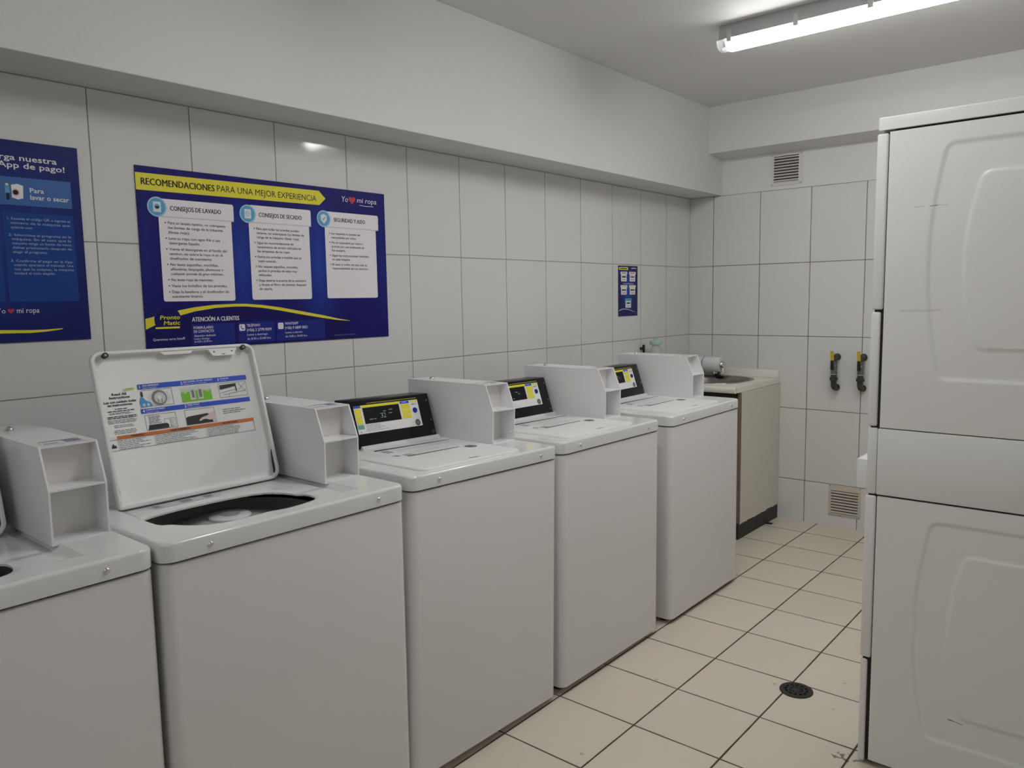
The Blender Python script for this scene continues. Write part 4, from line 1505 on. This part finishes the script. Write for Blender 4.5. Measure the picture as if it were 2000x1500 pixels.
for (ttl, tu, tv, tw, lines), (bx0, bx1, by0, by1), (hx0, hx1, hy0, hy1), (cu, cv), kx in (
    (P1, (0.065, 0.317, 0.156, 0.440), (0.068, 0.327, 0.4275, 0.4825), (0.062, 0.4555), 0.200 / 36),
    (P2, (0.383, 0.633, 0.158, 0.440), (0.386, 0.6425, 0.4295, 0.4875), (0.381, 0.4560), 0.197 / 37),
    (P3, (0.704, 0.953, 0.160, 0.440), (0.706, 0.967, 0.4320, 0.4890), (0.701, 0.4605), 0.180 / 33)):
    bm = B()
    rect(bm, fr, bx0, bx1, by0, by1, b, 0, 0.007)
    rect(bm, fr, hx0, hx1, hy0 - 0.003, hy0 + 0.004, c, 5)
    rect(bm, fr, hx0, hx1, hy0, hy1, d, 0, 0.007)
    btext(bm, fr, ttl, tu, tv, 0.0145, e, tw, 1, 0.0010)
    v = 0.4035
    tu0 = bx0 + 0.029
    for i, (s, cont) in enumerate(lines):
        if i > 0:
            v -= 0.0148 if cont else 0.0195
        if not cont:
            circ(bm, fr, tu0 - 0.0085, v + 0.004, 0.0022, d, 1, 10)
        text(bm, fr, s, tu0, v, 0.0082, d, width=len(s) * kx, mi=1, bold=0.009)
    circ(bm, fr, cu, cv, 0.0315, e, 2)
    circ(bm, fr, cu, cv, 0.0270, e + 0.0002, 3)
    if ttl.startswith('SEG'):
        poly(bm, fr, [(cu, cv - 0.018), (cu + 0.013, cv - 0.006), (cu + 0.014, cv + 0.012), (cu, cv + 0.018), (cu - 0.014, cv + 0.012), (cu - 0.013, cv - 0.006)], e + 0.0004, 4)
        poly(bm, fr, [(cu - 0.007, cv), (cu - 0.0045, cv + 0.002), (cu - 0.002, cv - 0.001), (cu + 0.006, cv + 0.008), (cu + 0.008, cv + 0.006), (cu - 0.002, cv - 0.006)], e + 0.0006, 3)
    else:
        rect(bm, fr, cu - 0.0125, cu + 0.0125, cv - 0.016, cv + 0.016, e + 0.0004, 4)
        circ(bm, fr, cu, cv + 0.001, 0.0085, e + 0.0006, 3)
        if 'LAVADO' in ttl:
            poly(bm, fr, [(cu - 0.0065, cv + 0.002), (cu + 0.0065, cv + 0.002), (cu + 0.004, cv - 0.005), (cu - 0.004, cv - 0.005)], e + 0.0008, 1)
        else:
            circ(bm, fr, cu, cv + 0.001, 0.0068, e + 0.0008, 4)
            text(bm, fr, 'm', cu, cv - 0.001, 0.006, e + 0.001, width=0.007, mi=3, align='c')
    print_obj('tip_panel', bm, [M['p_panel'], M['p_ink'], M['p_rim'], M['p_sky'], M['p_white'], M['p_lgrey']], po)
# yellow curve and darker foot
bm = B()
top = [(0.001, 0.102), (0.031, 0.109), (0.108, 0.126), (0.167, 0.136), (0.241, 0.143), (0.310, 0.1448), (0.356, 0.1445), (0.420, 0.139), (0.488, 0.130), (0.579, 0.114), (0.675, 0.0965), (0.749, 0.081), (0.807, 0.0715)]
bot = [(0.001, 0.068), (0.029, 0.080), (0.117, 0.110), (0.167, 0.122), (0.241, 0.132), (0.310, 0.1355), (0.356, 0.1350), (0.420, 0.129), (0.488, 0.1185), (0.579, 0.102), (0.675, 0.086), (0.749, 0.0750), (0.807, 0.0705)]
for i in range(len(top) - 1):
    poly(bm, fr, [bot[i], bot[i + 1], top[i + 1], top[i]], b, 0)
for i in range(len(top) - 1):
    poly(bm, fr, [(bot[i][0], 0.002), (bot[i + 1][0], 0.002), bot[i + 1], bot[i]], a, 1)
print_obj('yellow_swoosh', bm, [M['p_yellow'], M['p_navy']], po)
bm = B()
circ(bm, fr, 0.074, 0.097, 0.0445, c - 0.0001, 2, 36)
circ(bm, fr, 0.0745, 0.0965, 0.0435, c, 0, 36)
text(bm, fr, 'Pronto', 0.048, 0.0985, 0.0125, d, width=0.066, mi=1, bold=0.018, slant=0.15)
text(bm, fr, 'Matic', 0.059, 0.0805, 0.0125, d, width=0.054, mi=1, bold=0.018, slant=0.15)
rect(bm, fr, 0.032, 0.112, 0.0685, 0.0745, d, 1)
print_obj('round_logo', bm, [M['p_navy'], M['p_yellow'], mat('print_violet', (0.045, 0.028, 0.19), 0.4, spec=0.2)], po)
bm = B()
text(bm, fr, 'Queremos verte bien®', 0.0215, 0.0310, 0.0078, c, width=0.106, mi=0)
btext(bm, fr, 'ATENCIÓN A CLIENTES', 0.155, 0.0885, 0.0142, c, 0.172, 0, 0.0010)
text(bm, fr, 'www.prontomatic.cl', 0.727, 0.0145, 0.0062, c, width=0.104, mi=1)
print_obj('contact_heading', bm, [M['p_panel'], M['p_lilac']], po)
for (x0_, x1_, y0_, y1_, tx, tw, lines) in ((0.153, 0.308, 0.009, 0.080, 0.159, None, (('FORMULARIO', 0.0635, 0.070, 0.0085), ('DE CONTACTO', 0.0510, 0.071, 0.0085), ('Atención dedicada', 0.0375, 0.077, 0.0072), ('Lunes a domingo', 0.0280, 0.054, 0.0060), ('de 8:30 a 22:00 hrs', 0.0185, 0.062, 0.0060))),
                                  (0.320, 0.466, 0.009, 0.081, 0.354, None, (('TELÉFONO', 0.0640, 0.053, 0.0088), ('(+56) 2 2799.9039', 0.0475, 0.098, 0.0098), ('Lunes a domingo', 0.0325, 0.081, 0.0072), ('de 8:30 a 22:00 hrs', 0.0180, 0.093, 0.0072))),
                                  (0.474, 0.686, 0.008, 0.081, 0.509, None, (('WHATSAPP', 0.0655, 0.057, 0.0088), ('(+56) 9 6809 0021', 0.0490, 0.097, 0.0098), ('Lunes a viernes', 0.0335, 0.073, 0.0072), ('de 9:00 a 18:00 hrs', 0.0190, 0.093, 0.0072)))):
    bm = B()
    rect(bm, fr, x0_, x1_, y0_, y1_, b, 0)
    for i, (s, v, w_, h_) in enumerate(lines):
        text(bm, fr, s, tx, v, h_, d, width=w_, mi=1, bold=0.01 if h_ > 0.008 else 0.0)
    if x0_ > 0.3:
        ix = 0.325 if x0_ < 0.4 else 0.480
        rect(bm, fr, ix, ix + 0.0225, 0.0505, 0.0735, d, 1, 0.004)
        if x0_ < 0.4:
            poly(bm, fr, [(ix + 0.005, 0.068), (ix + 0.008, 0.069), (ix + 0.009, 0.065), (ix + 0.008, 0.063), (ix + 0.013, 0.058), (ix + 0.015, 0.059), (ix + 0.018, 0.058), (ix + 0.017, 0.055), (ix + 0.013, 0.0545), (ix + 0.007, 0.060)], e, 0)
        else:
            circ(bm, fr, ix + 0.011, 0.062, 0.0075, e, 2, 20)
            circ(bm, fr, ix + 0.011, 0.062, 0.0055, e + 0.0002, 1, 20)
    print_obj('contact_box', bm, [M['p_box'], M['p_panel'], M['p_lgrey']], po)

# left poster, partly outside the frame
LW, LH = 0.42, 0.559
pl = thing('poster', 'dark blue payment app poster cut off at the left edge of the photo', 'poster', (0, -3.836 - LW, 1.325), 'blue posters on the left wall')
mb = poster_mat('app_poster_print', (0.012, 0.018, 0.15), (0.016, 0.058, 0.28), ((0.12, 0.30, 1.0), (0.30, 0.14, 0.6)), 0.05, 0.54)
board('board', pl, LW, LH, mb)
fr = Frame((T, LW, 0), (0, 1, 0), (0, 0, 1))
bm = B()
text(bm, fr, '¡Descarga nuestra', -0.058, 0.5050, 0.0155, c, width=0.234, mi=0, bold=0.012, align='r')
text(bm, fr, 'nueva App de pago!', -0.0385, 0.4845, 0.0155, c, width=0.252, mi=0, bold=0.012, align='r')
print_obj('heading', bm, [M['p_white']], pl)
bm = B()
rect(bm, fr, -0.390, -0.0255, 0.382, 0.459, b, 0, 0.003)
text(bm, fr, 'Para', -0.134, 0.4195, 0.0130, d, width=0.036, mi=1, bold=0.012)
text(bm, fr, 'lavar o secar', -0.134, 0.4005, 0.0130, d, width=0.101, mi=1, bold=0.012)
# small washing picture
poly(bm, fr, [(-0.180, 0.402), (-0.165, 0.398), (-0.152, 0.402), (-0.150, 0.436), (-0.164, 0.441), (-0.180, 0.437)], d, 2)
circ(bm, fr, -0.170, 0.417, 0.0105, e, 3)
circ(bm, fr, -0.170, 0.417, 0.0070, e + 0.0002, 4)
rect(bm, fr, -0.193, -0.186, 0.396, 0.416, e, 4)
rect(bm, fr, -0.196, -0.184, 0.414, 0.432, e + 0.0002, 5)
circ(bm, fr, -0.190, 0.437, 0.0042, e, 3)
print_obj('title_box', bm, [M['p_lblue'] if 'p_lblue' in M else mat('print_mid_blue', (0.03, 0.13, 0.40), 0.4), M['p_white'], M['p_panel'], M['p_skin'], M['p_ink'], M['p_sky']], pl)
mid = mat('print_deep_blue', (0.014, 0.062, 0.29), 0.4, spec=0.2)
bm = B()
rect(bm, fr, -0.207, -0.0255, 0.114, 0.362, b, 0)
rect(bm, fr, -0.392, -0.217, 0.114, 0.362, b, 0)
for s, v, w_ in (('1. Escanea el código QR o ingresa el', 0.3420, 0.161), ('número de la máquina que', 0.3300, 0.153), ('quieres usar.', 0.3180, 0.056), ('2. Selecciona el programa en la', 0.2970, 0.161), ('máquina. En el caso que la', 0.2855, 0.153), ('máquina tenga un botón de inicio,', 0.2740, 0.155), ('debes presionarlo después de', 0.2620, 0.154), ('elegir el programa.', 0.2500, 0.088), ('3. Confirma el pago en la App', 0.2250, 0.160), ('cuando aparezca el mensaje. Una', 0.2140, 0.155), ('vez que lo aceptes, la máquina', 0.2020, 0.155), ('iniciará el ciclo elegido.', 0.1905, 0.105)):
    tu = -0.196 if s[1] == '.' else -0.189
    text(bm, fr, s, tu, v, 0.0066, c, width=w_, mi=1, bold=0.006)
print_obj('steps_panel', bm, [mid, mat('print_pale_text', (0.36, 0.46, 0.64), 0.4)], pl)
bm = B()
text(bm, fr, 'Yo', -0.220, 0.0825, 0.0135, c, width=0.022, mi=0, bold=0.0, align='r')
heart(bm, fr, -0.2065, 0.089, 0.0085, c, 1)
text(bm, fr, 'mi ropa', -0.192, 0.0825, 0.0145, c, width=0.057, mi=0, bold=0.0)
tp_ = [(-0.42, 0.050), (-0.30, 0.040), (-0.237, 0.0365), (-0.16, 0.0335), (-0.12, 0.0335), (-0.077, 0.0355)]
bt_ = [(-0.42, 0.036), (-0.30, 0.029), (-0.237, 0.0270), (-0.16, 0.0255), (-0.12, 0.0275), (-0.077, 0.0330)]
for i in range(len(tp_) - 1):
    poly(bm, fr, [bt_[i], bt_[i + 1], tp_[i + 1], tp_[i]], c, 2)
print_obj('slogan', bm, [M['p_white'], M['p_red'], M['p_yellow']], pl)

# small poster
ps = thing('poster', 'small narrow blue price poster on the left wall near the back corner', 'poster', (0, -0.8935, 1.310), 'blue posters on the left wall')
SW, SH = 0.2125, 0.297
mb = poster_mat('price_poster_print', (0.020, 0.018, 0.135), (0.02, 0.09, 0.42), ((0.104, 0.07, 1.0),), 0.04, 0.29)
board('board', ps, SW, SH, mb)
fr = Frame((T, 0, 0), (0, 1, 0), (0, 0, 1))
rnd = random.Random(5)
bm = B()
rect(bm, fr, 0.001, 0.104, 0.272, 0.289, b, 0, 0.008)
bars(bm, fr, 0.012, 0.092, 0.275, 0.286, 1, 0.006, c, rnd, 1, 0.0)
bars(bm, fr, 0.140, 0.196, 0.277, 0.290, 1, 0.006, c, rnd, 2, 0.0)
bars(bm, fr, 0.046, 0.164, 0.188, 0.194, 1, 0.004, c, rnd, 2, 0.0)
poly(bm, fr, [(0.003, 0.030), (0.030, 0.038), (0.062, 0.0405), (0.11, 0.036), (0.181, 0.021), (0.181, 0.023), (0.11, 0.040), (0.062, 0.0450), (0.030, 0.043), (0.003, 0.036)], c, 2)
print_obj('print_bands', bm, [M['p_yellow'], M['p_ink'], M['p_lgrey']], ps)
for (cu, v0, v1, hm) in ((0.056, 0.205, 0.262, 0), (0.152, 0.205, 0.262, 0), (0.056, 0.127, 0.183, 3), (0.152, 0.127, 0.183, 3), (0.105, 0.049, 0.105, 4)):
    bm = B()
    rect(bm, fr, cu - 0.031, cu + 0.031, v0, v1 - 0.012, b, 0)
    rect(bm, fr, cu - 0.037, cu + 0.037, v1 - 0.016, v1, c, hm if hm != 3 else 0)
    bars(bm, fr, cu - 0.024, cu + 0.024, v1 - 0.013, v1 - 0.003, 1, 0.005, d, rnd, 3 if hm == 3 else 2, 0.0)
    bars(bm, fr, cu - 0.020, cu + 0.022, v0 + 0.020, v0 + 0.034, 1, 0.0095, d, rnd, 1, 0.0)
    bars(bm, fr, cu - 0.018, cu + 0.018, v0 + 0.006, v0 + 0.014, 1, 0.0045, d, rnd, 2, 0.0)
    print_obj('price_card', bm, [M['p_panel'], M['p_ink'], M['p_grey'], M['p_yellow'], M['p_sky']], ps)
